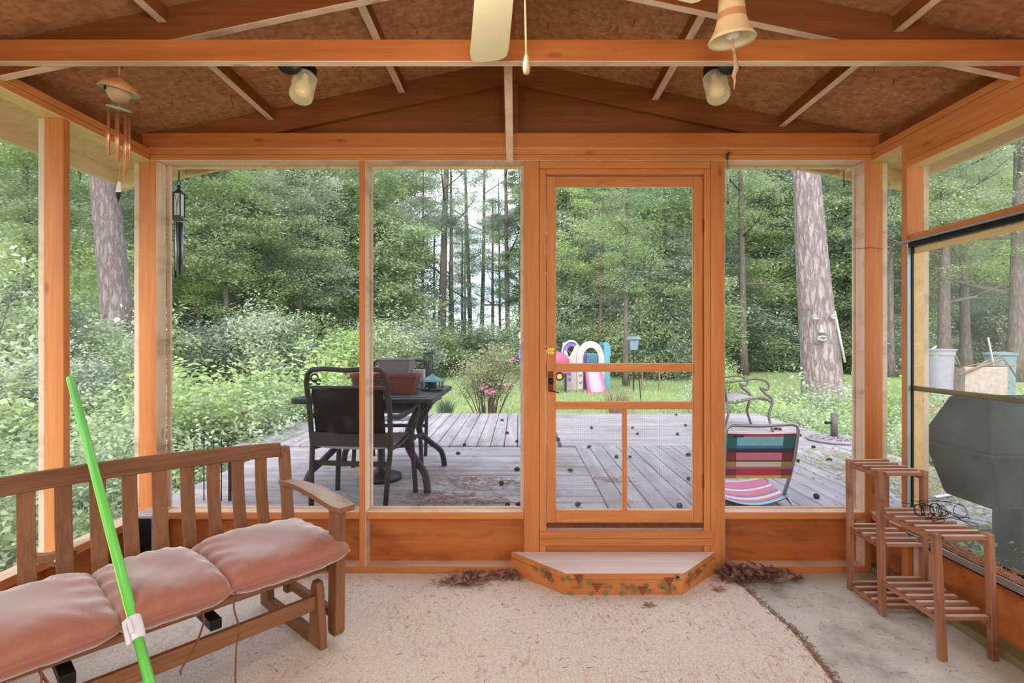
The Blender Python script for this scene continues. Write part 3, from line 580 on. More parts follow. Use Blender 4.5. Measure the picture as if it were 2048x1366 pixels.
# arched top rail, built as a bent board
def archz(x): q = (x-L/2)/(L/2+.03); return .842-.022*q*q
b = MB(); N = 24; vs = []
for i in range(N+1):
    x = -.032+(L+.064)*i/N; bow = -.018*(1-((x-L/2)/(L/2))**2)
    for y, z in ((-.545, -.068), (-.515, -.068), (-.523, 0), (-.553, 0)): vs.append((x, y+bow, archz(x)+z))
fs = [(0, 1, 2, 3), tuple(4*N+k for k in (3, 2, 1, 0))]+[(4*i+k, 4*i+4+k, 4*i+4+(k+1) % 4, 4*i+(k+1) % 4) for i in range(N) for k in range(4)]
b.add(vs, fs); b.build('top_rail', 'glider_wood_x', BE, local=True, bevel=.004)
bb('lower_back_rail', -.03, L+.03, -.5, -.475, .372, .42, 'glider_wood_x')
x = .062
while x < L-.02:
    b = MB(); n_ = 6; vs = []; z1 = archz(x)-.066; bow = -.018*(1-((x-L/2)/(L/2))**2)
    for i in range(n_+1):
        q = i/n_; z = .38+(z1-.38)*q; y = -.478-(.053-bow)*q+.016*math.sin(math.pi*q)*-1
        vs += [(x-.026, y-.009, z), (x+.026, y-.009, z), (x+.026, y+.009, z), (x-.026, y+.009, z)]
    fs = [(0, 1, 2, 3), tuple(4*n_+k for k in (3, 2, 1, 0))]+[(4*i+k, 4*i+4+k, 4*i+4+(k+1) % 4, 4*i+(k+1) % 4) for i in range(n_) for k in range(4)]
    b.add(vs, fs); b.build('back_slat', 'glider_wood_z', BE, local=True, bevel=.002, bseg=1); x += .1055
# coil spring glimpsed at the glider mechanism
b = MB(); b.tube([(.06, -.48, .30), (.06, -.50, .2), (.06, -.46, .12)], .004, 6); b.build('swing_arm', 'black_metal', BE, local=True)
# cushions
def cushion(x0, x1, y0, y1, z0, h, label, seed, ties):
    C0 = BE.matrix_basis if False else None
    cxl, cyl = (x0+x1)/2, (y0+y1)/2; w_ = (x1-x0)/2; d_ = (y1-y0)/2
    loc = Vector((-.83, 2.26, .009))+Matrix.Rotation(TH, 3, 'Z') @ Vector((cxl, cyl, z0))
    T = thing('seat_cushion', label, 'cushion', loc, TH, 'three cushions on the glider bench'); rr = random.Random(seed); b = MB(); N = 40; ph = [rr.uniform(0, 6) for _ in range(12)]
    def pt(u, v, side):
        r = max(abs(u), abs(v)); 
        e = (1-abs(u)**4.5)*(1-abs(v)**4.5); e = max(0, e)**.42
        pin = 1-.05*(abs(u)**2*abs(v)**2)*0; x = u*w_*(1-.045*(1-abs(v))**.0*(abs(v)**4))+0; x = u*w_*(1-.035*abs(v)**10); y = v*d_*(1-.035*abs(u)**10)
        edge_ = max(0, r-.45)/.55
        wr = .0052*math.sin(17*u+ph[0]+3*math.sin(5*v+ph[1]))*edge_*(1 if abs(v) > abs(u) else .4)+.0042*math.sin(15*v+ph[2]+2*math.sin(7*u+ph[3]))*edge_*(1 if abs(u) > abs(v) else .5)
        wr += .0025*math.sin(31*u+11*v+ph[4]+2*math.sin(9*v))*edge_**2+.004*math.sin(4*u+3*v+ph[5])
        z = h*(.42+.58*e) if side > 0 else h*(.42-.47*e)
        return (x, y, z+(wr if side > 0 and r < 1 else wr*.3 if r < 1 else 0))
    for side in (1, -1):
        base = len(b.v)
        for i in range(N+1):
            for j in range(N+1):
                u = -1+2*i/N; v = -1+2*j/N; u = math.sin(u*math.pi/2); v = math.sin(v*math.pi/2); b.v.append(pt(u, v, side))
        for i in range(N):
            for j in range(N): a = base+i*(N+1)+j; b.f.append((a, a+1, a+N+2, a+N+1)); b.m.append(0)
    o = b.build('cover', 'cushion_fabric', T, local=True, smooth=True); bpy.context.view_layer.update()
    # piping round the seam
    pp = []
    for i in range(80):
        a = 2*math.pi*i/80; u = max(-1, min(1, 1.42*math.cos(a))); v = max(-1, min(1, 1.42*math.sin(a))); x, y, z = pt(u, v, 1); pp.append((x*1.004, y*1.004, h*.42))
    q = MB(); q.tube(pp, .0045, 6, closed=True); q.build('piping', 'cushion_fabric', T, local=True, smooth=True)
    for tp in ties:
        q = MB(); q.tube(sm([(p[0]-cxl, p[1]-cyl, p[2]-z0) for p in tp]), .0065, 6, flat=.4); q.build('tie', 'brown_tie', T, local=True, smooth=True)
    return T
cushion(-.088, .415, -.455, .05, .353, .138, 'rust coloured cushion at the arm end of the glider bench', 1, [[(.385, .035, .40), (.40, .055, .35), (.385, .06, .27), (.395, .065, .2), (.40, .07, .1), (.40, .075, .03)]])
cushion(.40, .745, -.455, .06, .353, .138, 'narrow rust coloured cushion in the middle of the glider bench', 2, [[(.50, .035, .37), (.50, .055, .335), (.53, .06, .26), (.57, .065, .21), (.575, .07, .19)]])
cushion(.73, 1.24, -.455, .065, .353, .138, 'rust coloured cushion at the left picture edge behind the green pole', 3, [[(.93, .04, .37), (.93, .065, .33), (.97, .07, .29), (1.03, .075, .28), (1.1, .08, .25), (1.2, .085, .2)], [(.93, .04, .36), (.91, .07, .30), (.95, .072, .275), (.97, .07, .285)]])
# ---- green pole leaning on the bench
def pp_(t): return Vector((-1.665+.543*t, 2.035-.45*t, .858-.565*t))
GP = thing('extension_pole', 'bright green plastic pole leaning on the glider bench', 'pole', pp_(1.5))
b = MB(); b.tube([pp_(-.57), pp_(.775)], .0155, 16); b.build('upper_tube', 'green_plastic', GP, smooth=True)
b = MB(); b.tube([pp_(.775), pp_(1.49)], .0145, 16); b.build('lower_tube', 'green_plastic', GP, smooth=True)
dv = (pp_(1)-pp_(0)).normalized(); sd = dv.cross(Vector((0, 1, 0))).normalized(); fr_ = sd.cross(dv).normalized()
if fr_.y > 0: fr_ = -fr_
b = MB(); b.tube([pp_(-.56)+fr_*.0148-sd*.003, pp_(.77)+fr_*.0148-sd*.003], .0022, 6); b.build('stripe', 'green_light', GP)
b = MB(); b.tube([pp_(.745), pp_(.80), pp_(.83)], [.0225, .0225, .0205], 20); b.build('clip_collar', 'white_plastic', GP, smooth=False)
b = MB(); c0 = pp_(.79)+fr_*.027; b.bar(c0-dv*.028-sd*.006, c0+dv*.045-sd*.008, .012, .014); b.bar(c0-dv*.028+sd*.012, c0+dv*.02+sd*.013, .010, .012); b.bar(c0-dv*.03-sd*.01, c0-dv*.03+sd*.016, .01, .013); b.build('clip_lever', 'white_plastic', GP, bevel=.003)
# ---- black box in the back corner and the bolted block on the left sill
SB = thing('metal_box', 'black box with a silver lid standing in the left corner behind the bench', 'box', (-2.02, 2.86, 0))
b = MB(); b.box(-2.075, -1.975, 2.80, 2.93, .01, .39); b.build('body', 'black_metal', SB, bevel=.004)
b = MB(); b.box(-2.08, -1.97, 2.795, 2.935, .39, .408); b.box(-1.975, -1.971, 2.797, 2.93, .02, .39); b.build('lid', 'box_silver', SB, bevel=.003)
WBk = thing('bolted_block', 'small wooden block with a round bolt head on the left sill behind the bench', 'block', (-2.0, 2.25, .3))
b = MB(); b.box(-2.05, -1.96, 2.26, 2.31, .36, .42); b.box(-2.136, -2.05, 2.27, 2.30, .37, .41); b.build('block', 'glider_wood_x', WBk, bevel=.004)
b = MB(); b.lathe([(0, -.012), (.011, -.011), (.013, -.004), (.013, 0)], (-2.0, 2.259, .388), 12, rot=(math.pi/2, 0, 0)); b.v = [(x, 2*2.259-y if y > 2.259 else y, z) for x, y, z in b.v]; b.build('bolt_head', 'brass', WBk, smooth=True)
# ---- plant stand
PS = thing('plant_stand', 'two-tier slatted wooden plant stand beside the right wall', 'plant stand', (1.89, 2.5, 0))
Xa, Xb = 1.785, 1.985; Y1, Y2, Y3 = 2.815, 2.548, 2.19; lt = .028
def leg(x, y, z1, dx=0): 
    b = MB(); b.bar((x, y, 0.001), (x+dx, y, z1), lt, lt*1.05, up=(0, 1, 0)); b.build('leg', 'shelf_wood_z', PS, bevel=.004)
leg(Xa+.014, Y1, .705, -.008); leg(Xb-.0, Y1, .705); leg(Xa-.002, Y2, .712, -.016); leg(Xb+.0, Y2, .71); leg(Xa, Y3, .535, -.028); leg(Xb+.015, Y3, .535, -.02)
def shelf(ya, yb, z, n, x0=Xa-.004, x1=Xb+.012):
    for x in (x0+.012, x1-.012):
        b = MB(); b.box(x-.009, x+.009, yb+.01, ya-.01, z-.034, z-.014); b.build('shelf_rail', 'shelf_wood_y', PS, bevel=.003)
    for k in range(n):
        y = ya+(yb-ya)*k/(n-1); b = MB(); b.box(x0+(.014 if k in (0, n-1) else -.004), x1-(.014 if k in (0, n-1) else -.004), y-.012, y+.012, z-.014, z+.004, 0, None, {'+z': 1}); b.build('slat', ['shelf_wood_x', 'pale_slat'], PS, bevel=.002, bseg=1)  # slat tops use a paler wood than the sides
shelf(Y1, Y2, .700, 5); shelf(Y1, Y2, .352, 5); shelf(Y1-.02, Y2, .05, 5)
shelf(Y2, Y3, .522, 7, Xa-.018, Xb); shelf(Y2, Y3, .185, 7, Xa-.012, Xb+.004)
# ---- bundle of black wire on the low shelf
b = MB(); zc = .527
def ring(c, r, tilt, tz, turns=1):
    R = Euler((tilt, 0, tz)).to_matrix(); return [Vector(c)+R @ Vector((r*math.cos(2*math.pi*i/20), r*math.sin(2*math.pi*i/20), .0025*i/20*turns)) for i in range(20*turns)]
for c, r, ti, tz, n_ in (((1.86, 2.42, .557), .026, 1.3, .2, 2), ((1.885, 2.40, .56), .028, 1.35, -.1, 2), ((1.93, 2.41, .562), .03, 1.3, .1, 2), ((1.945, 2.40, .56), .024, 1.2, .3, 3), ((2.02, 2.38, .565), .03, 1.35, 0, 1), ((1.895, 2.36, .54), .03, .5, 0, 1)):
    b.tube(ring(c, r, ti, tz, n_), .0016, 5, closed=False)
for a_, b_ in (((1.81, 2.46, .58), (2.06, 2.36, .535)), ((1.83, 2.44, .566), (2.035, 2.42, .60)), ((1.84, 2.42, .60), (2.04, 2.40, .592)), ((1.86, 2.38, .53), (2.035, 2.30, .535)), ((1.87, 2.44, .59), (2.0, 2.30, .53)), ((1.87, 2.35, .53), (2.03, 2.34, .55))):
    a_, b_ = Vector(a_), Vector(b_); m_ = (a_+b_)/2+Vector((0, 0, random.uniform(.006, .016))); b.tube([a_, a_.lerp(m_, .55), m_, m_.lerp(b_, .5), b_], .0016, 5)
tag(b.build('wire_bundle', 'black_metal', smooth=True), 'tangled bundle of thin black wire with loops on the plant stand', 'wire')
# ---- ceiling fan
FN = thing('ceiling_fan', 'cream bladed ceiling fan with one blade in view and a pull cord', 'ceiling fan', (-.04, 1.25, 2.98))
hx, hy, hz = -.04, 1.25, 2.36
b = MB(); b.tube([(hx, hy, 2.99), (hx, hy, 2.5)], .014, 12); b.build('downrod', 'fan_cream', FN, smooth=True)
b = MB(); b.lathe([(0, -.03), (.05, -.03), (.07, -.02), (.085, .02), (.11, .04), (.11, .11), (.06, .14), (.02, .15), (0, .15)], (hx, hy, hz), 32); b.build('motor_housing', 'fan_cream', FN, smooth=True)
for k in range(5):
    a = math.radians(96)+k*2*math.pi/5; ca, sa = math.cos(a), math.sin(a); tl = -.16
    def T(r, s_, z=0): return (hx+r*ca-s_*sa*math.cos(tl), hy+r*sa+s_*ca*math.cos(tl), hz+.012+s_*math.sin(tl)+z)
    out2 = [(.15, -.052), (.25, -.058), (.6, -.070), (.645, -.066), (.662, -.052), (.668, -.03), (.668, .03), (.662, .052), (.645, .066), (.6, .070), (.25, .058), (.15, .052)]
    b = MB(); n_ = len(out2); b.add([T(r, s_) for r, s_ in out2]+[T(r, s_, .007) for r, s_ in out2], [tuple(range(n_)), tuple(range(2*n_-1, n_-1, -1))]+[(i, (i+1) % n_, (i+1) % n_+n_, i+n_) for i in range(n_)])
    bl = b.build('blade', 'fan_cream', FN, bevel=.0025); q = MB(); q.bar(T(.08, 0), T(.2, 0), .03, .006); q.build('blade_iron', 'steel', bl)
b = MB(); b.tube([(.012, 1.26, 2.35), (.016, 1.28, 2.2), (.020, 1.3, 2.035)], [.0022, .0022, .0028], 8); b.build('pull_cord', 'string_tan', FN, smooth=True)
b = MB(); b.lathe([(.002, .03), (.005, .02), (.009, 0), (.0095, -.012), (.007, -.024), (0, -.026)], (.020, 1.3, 2.035), 14); b.build('cord_tassel', 'gourd', FN, smooth=True)
# ---- clay bell
BL = thing('clay_bell', 'cream and orange clay bell with a dried strip hanging from its clapper', 'bell', (.665, 1.62, 2.46))
Rb = (math.radians(7), math.radians(-4), 0); cb = (.665, 1.62, 2.278)
b = MB(); b.lathe([(.0, .22), (.03, .217), (.036, .2), (.0365, .14), (.039, .10), (.0415, .082), (.0445, .060), (.052, .035), (.064, .014), (.0715, .002), (.070, -.001), (.062, .010), (.049, .032), (.040, .06), (.033, .13), (.03, .19), (0, .2)], cb, 36, m=[0, 0, 0, 0, 0, 1, 0, 0, 0, 0, 2, 2, 2, 2, 2, 2], rot=Rb); b.build('shell', ['bell_clay', 'bell_band', 'bell_inside'], BL, smooth=True)
b = MB(); b.sphere((.667, 1.62, 2.298), .021, 14, sz=(1, 1, .7)); b.build('clapper', 'white_plastic', BL, smooth=True)
b = MB(); b.tube([(.667, 1.62, 2.29), (.668, 1.615, 2.25), (.670, 1.61, 2.225)], [.003, .004, .003], 6); b.build('cord', 'string_tan', BL, smooth=True)
b = MB(); b.tube([(.668, 1.61, 2.24), (.672, 1.61, 2.205), (.675, 1.61, 2.19), (.667, 1.612, 2.165), (.670, 1.61, 2.15), (.667, 1.61, 2.12)], [.005, .007, .009, .007, .004, .0006], 7, flat=.35); b.build('dried_strip', 'gourd', BL, smooth=True)
b = MB(); b.tube([(.66, 1.635, 2.51), (.662, 1.66, 2.9)], .002, 6); b.build('hanging_cord', 'string_tan', BL)
# ---- two jar lights behind the near beam
for lx, lab in ((-.905, 'ribbed glass jar light on the tie beam left of the ceiling fan'), (.832, 'ribbed glass jar light on the tie beam behind the clay bell')):
    JL = thing('jar_light', lab, 'light', (lx, 2.15, 2.5), group='jar lights on the tie beam'); y0 = 2.205; s = 1 if lx < 0 else -1
    b = MB(); b.lathe([(0, 0), (.052, 0), (.05, .012), (.03, .03), (0, .03)], (lx-.03*s, 2.122, 2.485), 24, rot=(-math.pi/2, 0, 0)); b.build('mounting_plate', 'black_metal', JL, smooth=True)
    R_ = (math.radians(-14), math.radians(6*s), 0); c = (lx+.005*s, y0, 2.478)
    b = MB(); b.lathe([(0, .05), (.025, .048), (.038, .03), (.042, .0), (.042, -.015), (.03, -.016)], c, 24, rot=R_); b.tube([(lx-.02*s, 2.13, 2.48), (lx-.01*s, 2.17, 2.50), (lx, y0, 2.51)], .016, 10); b.build('socket', 'black_metal', JL, smooth=True)
    prof = [(.036, -.008)]; z = -.012
    for k in range(6): prof += [(.0425, z), (.048, z-.004), (.0425, z-.0085)]; z -= .0095
    prof += [(.048, -.085), (.0485, -.105), (.0455, -.12), (.036, -.131), (0, -.134)]
    b = MB(); b.lathe(prof, c, 32, rot=R_); b.build('glass_jar', 'ribbed_glass', JL, smooth=True)
    b = MB(); b.lathe([(.012, -.01), (.014, -.03), (.022, -.05), (.031, -.075), (.029, -.095), (.018, -.108), (0, -.112)], c, 20, rot=R_); b.build('bulb', 'bulb', JL, smooth=True)
# ---- copper wind chime with a gourd birdhouse
WC = thing('wind_chime', 'copper wind chime hanging under a little clay hat birdhouse', 'wind chime', (-1.6, 2.1, 2.463)); cx, cy = -1.613, 2.1
tl = (math.radians(4), math.radians(12), 0)
b = MB(); b.tube([(cx, cy, 2.462), (cx, cy, 2.415)], .0015, 6); b.tube([(cx, cy, 2.33), (cx, cy, 2.0)], .001, 5); b.tube([(cx, cy, 2.0), (cx-.003, cy, 1.99)], .001, 5); b.build('string', 'string_tan', WC)
b = MB(); b.lathe([(0, .045), (.02, .035), (.055, .012), (.071, -.012), (.068, -.013), (.05, .004), (.0, .03)], (cx, cy, 2.365), 32, m=[0, 0, 0, 1, 1, 1], rot=tl); b.build('roof', ['rust_clay', 'verdigris'], WC, smooth=True)
b = MB(); b.lathe([(.03, .02), (.044, 0), (.042, -.02), (.028, -.042), (.012, -.054), (0, -.057)], (cx, cy, 2.36), 24, rot=tl); hs = b.build('gourd_house', 'gourd', WC, smooth=True)
b = MB(); b.sphere((cx-.028, cy-.034, 2.352), .009, 10, sz=(1, .5, 1)); b.build('entrance_hole', 'black_metal', hs, smooth=True)
b = MB(); b.lathe([(0, .004), (.04, .004), (.043, 0), (.04, -.004), (0, -.004)], (cx, cy, 2.283), 28, rot=(math.radians(10), math.radians(14), 0)); b.build('suspension_disc', 'verdigris', WC, smooth=True)
for k, (dx, dy, zt, ln) in enumerate(((-.036, -.008, 2.275, .185), (-.024, .018, 2.27, .18), (.003, .028, 2.265, .24), (.012, -.022, 2.262, .20), (.034, -.01, 2.25, .215), (.030, .014, 2.252, .20))):
    b = MB(); b.tube([(cx+dx, cy+dy, zt), (cx+dx, cy+dy, zt-ln)], .0058, 12); b.build('tube', 'copper_tube', WC, smooth=True)
b = MB(); b.lathe([(0, .008), (.012, .008), (.013, -.002), (.010, -.016), (0, -.018)], (cx-.002, cy, 2.105), 16); b.build('striker', 'rust_clay', WC, smooth=True)
b = MB(); b.prism([(cx-.004, 1.99), (cx+.006, 1.985), (cx+.008, 1.945), (cx-.012, 1.945)], 'y', cy-.002, cy+.002, 0); b.prism([(cx-.012, 1.945), (cx+.008, 1.945), (cx+.004, 1.93), (cx-.004, 1.905), (cx-.009, 1.925)], 'y', cy-.002, cy+.002, 1); b.build('sail', ['paper_white', 'black_metal'], WC)
# ---- rusty hummingbird ornament on the door post
HB = thing('bird_ornament', 'small rusty hummingbird ornament hanging on the post right of the screen door', 'ornament', (1.21, D, 2.38)); y_ = D-.012
b = MB(); b.sphere((1.205, y_, 2.41), .012, 12, sz=(.8, .7, 1.6)); b.sphere((1.212, y_, 2.432), .008, 10); b.tube([(1.216, y_, 2.434), (1.245, y_, 2.43)], [.002, .0006], 6); b.build('bird', 'dark_rust', HB, smooth=True)
b = MB(); b.tube([(1.205, y_, 2.40), (1.21, y_, 2.36), (1.207, y_, 2.33), (1.21, y_, 2.15)], .002, 5); b.build('wire', 'dark_rust', HB)
b = MB(); b.tube([(1.209, y_-.002, 2.335), (1.209, y_-.002, 2.255)], .004, 8); b.build('glass_rod', 'white_plastic', HB); b = MB(); b.sphere((1.209, y_, 2.145), .006, 8, sz=(1, .6, 2)); b.build('pendant', 'dark_rust', HB)
# wire stretched across the right corner post
b = MB(); b.tube([(1.93, D-.008, 1.88), (2.0, D-.008, 1.883), (2.04, D-.008, 1.885), (2.13, D+.02, 1.883)], .0016, 5); tag(b.build('wire', 'dark_rust'), 'thin rusty wire stretched across the right corner post', 'wire')
# ================================================================== OUTSIDE
DZ = .24; GZ = -.03
def gz(x, y): return GZ
b = MB(); b.box(-70, 70, DO+.02, 130, GZ-.3, GZ); tag(b.build('ground', 'lawn'), kind='structure')
b = MB(); b.box(-70, XL-.1, -20, DO+.02, GZ-.3, GZ-.001); b.box(XR+.1, 70, -20, DO+.02, GZ-.3, GZ-.001); tag(b.build('ground', 'lawn'), kind='structure')
# ---- deck, boards laid in four patches
DK = struct('deck'); rd = random.Random(5)
def patch(x0, x1, y0, y1, axis, cut=None):
    b = MB(); s = .145; w_ = .137; t0, t1 = (y0, y1) if axis == 'x' else (x0, x1); t = t0
    while t+w_ <= t1+.02:
        dz = rd.uniform(-.002, .002); e = min(t+w_, t1)
        if axis == 'x':
            xa = x0
            if cut and t > cut[0]: xa = x0+(t-cut[0])*cut[1]
            b.box(xa+rd.uniform(0, .004), x1-rd.uniform(0, .004), t, e, DZ-.036, DZ+dz)
        else:
            ye = y1
            b.box(t, e, y0+rd.uniform(0, .004), ye-rd.uniform(0, .006), DZ-.036, DZ+dz)
        t += s
    return b.build('boards', 'weathered_deck_'+axis, DK, bevel=.004, bseg=1)
patch(-2.5, .595, DO+.03, 5.53, 'x'); patch(-3.05, .45, 5.54, 8.05, 'y'); patch(.46, 3.66, 5.54, 8.1, 'x'); patch(.60, 3.70, DO+.03, 5.53, 'y')
b = MB(); b.box(.598, .60, DO+.03, 5.53, .1, .2); b.box(-2.48, 3.68, DO+.04, DO+.075, -.03, DZ-.04); b.box(3.64, 3.68, DO+.04, 8.1, -.03, DZ-.04); b.box(-3.03, -2.99, 5.5, 8.1, -.03, DZ-.04); b.box(-2.49, -2.45, DO+.1, 5.5, -.03, DZ-.04); b.box(-3, 3.6, 8.05, 8.09, -.03, DZ-.04)
for y in np.arange(3.5, 8, .4): b.box(-2.4, 3.6, y, y+.038, -.02, DZ-.037)
b.build('frame', 'weathered_deck_x', DK)
# ---- things lying on the deck
def cone_(x, y, z, s=1, i=0):
    r = random.Random(i); b = MB(); prof = []
    for k in range(7): q = k/6; rr = .018*math.sin(math.pi*(.12+.8*q)); prof += [(rr*1.15, -.02+.042*q), (rr*.8, -.017+.042*q)]
    b.lathe([(0, -.022)]+prof+[(0, .024)], (0, 0, 0), 10); o = b.build('pine_cone', 'cone_brown', None, local=True)
    return o
c0 = cone_(0, 0, 0); tag(c0, 'dark pine cone lying on the grey deck boards', 'pine cone', 'pine cones scattered over the deck')
cones = [(1004, 840), (1014, 865), (1034, 882), (929, 889), (1034, 938), (1003, 966), (1015, 1009), (1039, 1009), (1075, 830), (1117, 878), (1183, 855), (1141, 940), (1156, 1008), (1178, 893), (1233, 913), (1265, 855), (1275, 867), (1355, 868), (1377, 909), (1377, 957), (1359, 1011), (1371, 850), (1552, 857), (1560, 858), (1600, 870), (1627, 894), (1596, 921), (1659, 919), (1633, 992), (1260, 913), (916, 906), (1352, 829)]
for i, (px, py) in enumerate(cones):
    Y = (H-DZ-.018)*F/(py-CY); p = at(px, py, Y)
    if i == 0: o = c0
    else: o = c0.copy(); C.objects.link(o)
    o.location = (p.x, p.y, DZ+.017); o.rotation_euler = (random.uniform(1.2, 1.7), 0, random.uniform(0, 6)); s = random.uniform(.7, 1.05); o.scale = (s, s, s*1.2)
b = MB()
pc = [(random.gauss(-.2, .5), random.uniform(3.2, 4.3)) for _ in range(14)]
for i in range(1500):
    if i % 3: q_ = random.choice(pc); x = random.gauss(q_[0], .09); y = max(3.13, random.gauss(q_[1], .07))
    else: x = random.uniform(-2.4, 3.5); y = 3.15+random.random()**2*4.8
    a = random.uniform(0, 6.28); l = random.uniform(.02, .07)
    if x < -2.4: continue
    b.bar((x, y, DZ+.004), (x+math.cos(a)*l, y+math.sin(a)*l, DZ+.008), .0022, .0015)
tag(b.build('pine_needles', 'dry_needle'), 'brown pine needles strewn over the grey deck boards', 'pine needles', kind='stuff')
# ---- patio chairs with woven sling backs
def patio_chair(label, loc, rz, sling='sling_mesh'):
    T = thing('patio_chair', label, 'chair', loc, rz, 'metal patio chairs at the table'); m = 'chair_bronze'
    w_ = .27
    # local: back at y=0, front +y
    b = MB(); rr = .017
    b.tube([(-w_+.02, -.05, .0), (-w_+.01, -.03, .22), (-w_, .0, .42), (-w_-.005, -.03, .66), (-w_-.005, -.07, .84), (-w_+.012, -.08, .895), (-w_+.04, -.085, .92), (-.14, -.088, .928), (0, -.09, .918), (.14, -.088, .928), (w_-.04, -.085, .92), (w_-.012, -.08, .895), (w_+.005, -.07, .84), (w_+.005, -.03, .66), (w_, 0, .42), (w_-.01, -.03, .22), (w_-.02, -.05, 0)], rr, 10); b.build('back_frame', m, T, local=True, smooth=True)
    b = MB()
    for s in (-1, 1): b.tube([(s*w_, .0, .42), (s*(w_+.005), -.02, .6), (s*(w_-.03), -.045, .8)], .008, 6)
    b.bar((-w_, -.062, .805), (w_, -.062, .805), .03, .02); b.bar((-w_, -.012, .462), (w_, -.012, .462), .03, .09)
    b.bar((-w_, .0, .30), (w_, 0, .30), .02, .03); b.build('back_rail', m, T, local=True)
    b = MB(); n_ = 8; vs = []
    for i in range(n_+1):
        q = i/n_; z = .50+.30*q; yy = -.008-.052*q
        for j in range(9): x = -w_+.03+(2*w_-.06)*j/8; vs.append((x, yy-.02*(1-((x)/w_)**2), z))
    b.add(vs, [(i*9+j, i*9+j+1, i*9+j+10, i*9+j+9) for i in range(n_) for j in range(8)]); b.build('back_sling', sling, T, local=True, smooth=True, solid=.003)
    for s in (-1, 1):
        b = MB(); cxx = s*(w_-.055)
        for rr_, cc, zc_ in ((.024, 0, .868), (.016, -.028, .842), (.016, .026, .842)):
            b.tube([(cxx+cc+rr_*math.cos(t), -.075, zc_+rr_*math.sin(t)) for t in [k*.45 for k in range(13)]], .006, 6)
        b.sphere((cxx, -.075, .846), .012, 8); b.build('scroll', m, T, local=True, smooth=True)
        # front leg and arm
        b = MB(); b.tube(sm([(s*(w_+.03), .42, 0), (s*(w_+.02), .41, .2), (s*(w_+.005), .40, .42), (s*(w_+.03), .41, .52), (s*(w_+.045), .43, .6)]), .019, 8); b.build('leg', m, T, local=True, smooth=True)
        b = MB(); b.tube(sm([(s*w_, -.02, .62), (s*(w_+.02), .1, .60), (s*(w_+.04), .25, .62), (s*(w_+.05), .36, .655), (s*(w_+.045), .43, .645), (s*(w_+.04), .45, .57)]), smr([.014, .02, .024, .026, .024, .016]), 8, flat=.6); b.build('arm', m, T, local=True, smooth=True)
        b = MB(); b.tube(sm([(s*(w_-.01), 0, .40), (s*(w_-.01), .2, .395), (s*(w_-.01), .38, .43), (s*(w_-.01), .48, .41), (s*(w_-.01), .50, .37)]), .015, 8); b.build('seat_rail', m, T, local=True, smooth=True)
    b = MB(); b.bar((-w_, .42, .37), (w_, .42, .37), .02, .025); b.build('front_rail', m, T, local=True)
    b = MB(); vs = []
    for i in range(11):
        q = i/10; y = .02+.48*q; z = .405-.02*math.sin(math.pi*q)+.035*q-.04*max(0, q-.8)*5*(q-.8)
        for j in range(7): x = -w_+.02+(2*w_-.04)*j/6; vs.append((x, y, z-.015*(1-(x/w_)**2)))
    b.add(vs, [(i*7+j, i*7+j+1, i*7+j+8, i*7+j+7) for i in range(10) for j in range(6)]); b.build('seat_sling', 'sling_grey', T, local=True, smooth=True, solid=.003)
    return T
patio_chair('dark metal patio chair with a woven back, nearest the porch, back to the screen', (-1.10, 3.42, DZ), math.radians(-7))
patio_chair('dark patio chair on the far side of the table behind the planters', (-1.15, 4.98, DZ), math.radians(180))
patio_chair('patio chair tucked under the right side of the table', (-.62, 4.25, DZ), math.radians(90)) if False else None
# ---- patio table
TB = thing('patio_table', 'dark rectangular metal patio table with curved pedestal legs', 'table', (-1.1, 4.15, DZ)); tz = .95
b = MB(); x0, x1, y0, y1 = -1.60, -.60, 3.62, 4.72
b.prism([(x0+.03, y0), (x1-.03, y0), (x1, y0+.03), (x1, y1-.03), (x1-.03, y1), (x0+.03, y1), (x0, y1-.03), (x0, y0+.03)], 'z', tz-.045, tz-.004); b.build('table_frame', 'cast_black', TB, bevel=.012, bseg=3)
b = MB(); b.box(x0+.06, x1-.06, y0+.06, y1-.06, tz-.01, tz); b.build('tabletop', 'chair_bronze', TB, bevel=.002)
b = MB(); b.box(x0+.12, x1-.12, y0+.14, y0+.17, tz-.10, tz-.045); b.box(x0+.12, x1-.12, y1-.17, y1-.14, tz-.10, tz-.045); b.box(-1.13, -1.07, y0+.17, y1-.17, tz-.09, tz-.045); b.build('apron', 'cast_black', TB)
for sx in (-1, 1):
    for yy, sy in ((3.95, -1), (4.4, 1)):
        b = MB(); xb = -1.1+sx*.30
        b.tube(sm([(xb+.12*sx, yy, tz-.05), (xb+.06*sx, yy, .84), (xb-.02*sx, yy+.0, .70), (xb-.04*sx, yy+sy*.02, .58), (xb+.03*sx, yy+sy*.10, .48), (xb+.12*sx, yy+sy*.17, .38), (xb+.145*sx, yy+sy*.20, DZ+.01)]), smr([.05, .034, .03, .028, .028, .026, .026]), 8, flat=.75); b.build('leg', 'cast_black', TB, smooth=True)
b = MB(); b.lathe([(.0, 0), (.16, 0), (.16, .04), (.05, .07), (.03, .12), (.03, .42)], (-1.1, 4.17, DZ), 20); b.tube([(-1.4, 3.95, .56), (-1.1, 4.17, .5), (-.8, 4.4, .56)], .018, 8); b.tube([(-1.4, 4.4, .56), (-1.1, 4.17, .5), (-.8, 3.95, .56)], .018, 8); b.build('umbrella_socket', 'cast_black', TB, smooth=True)
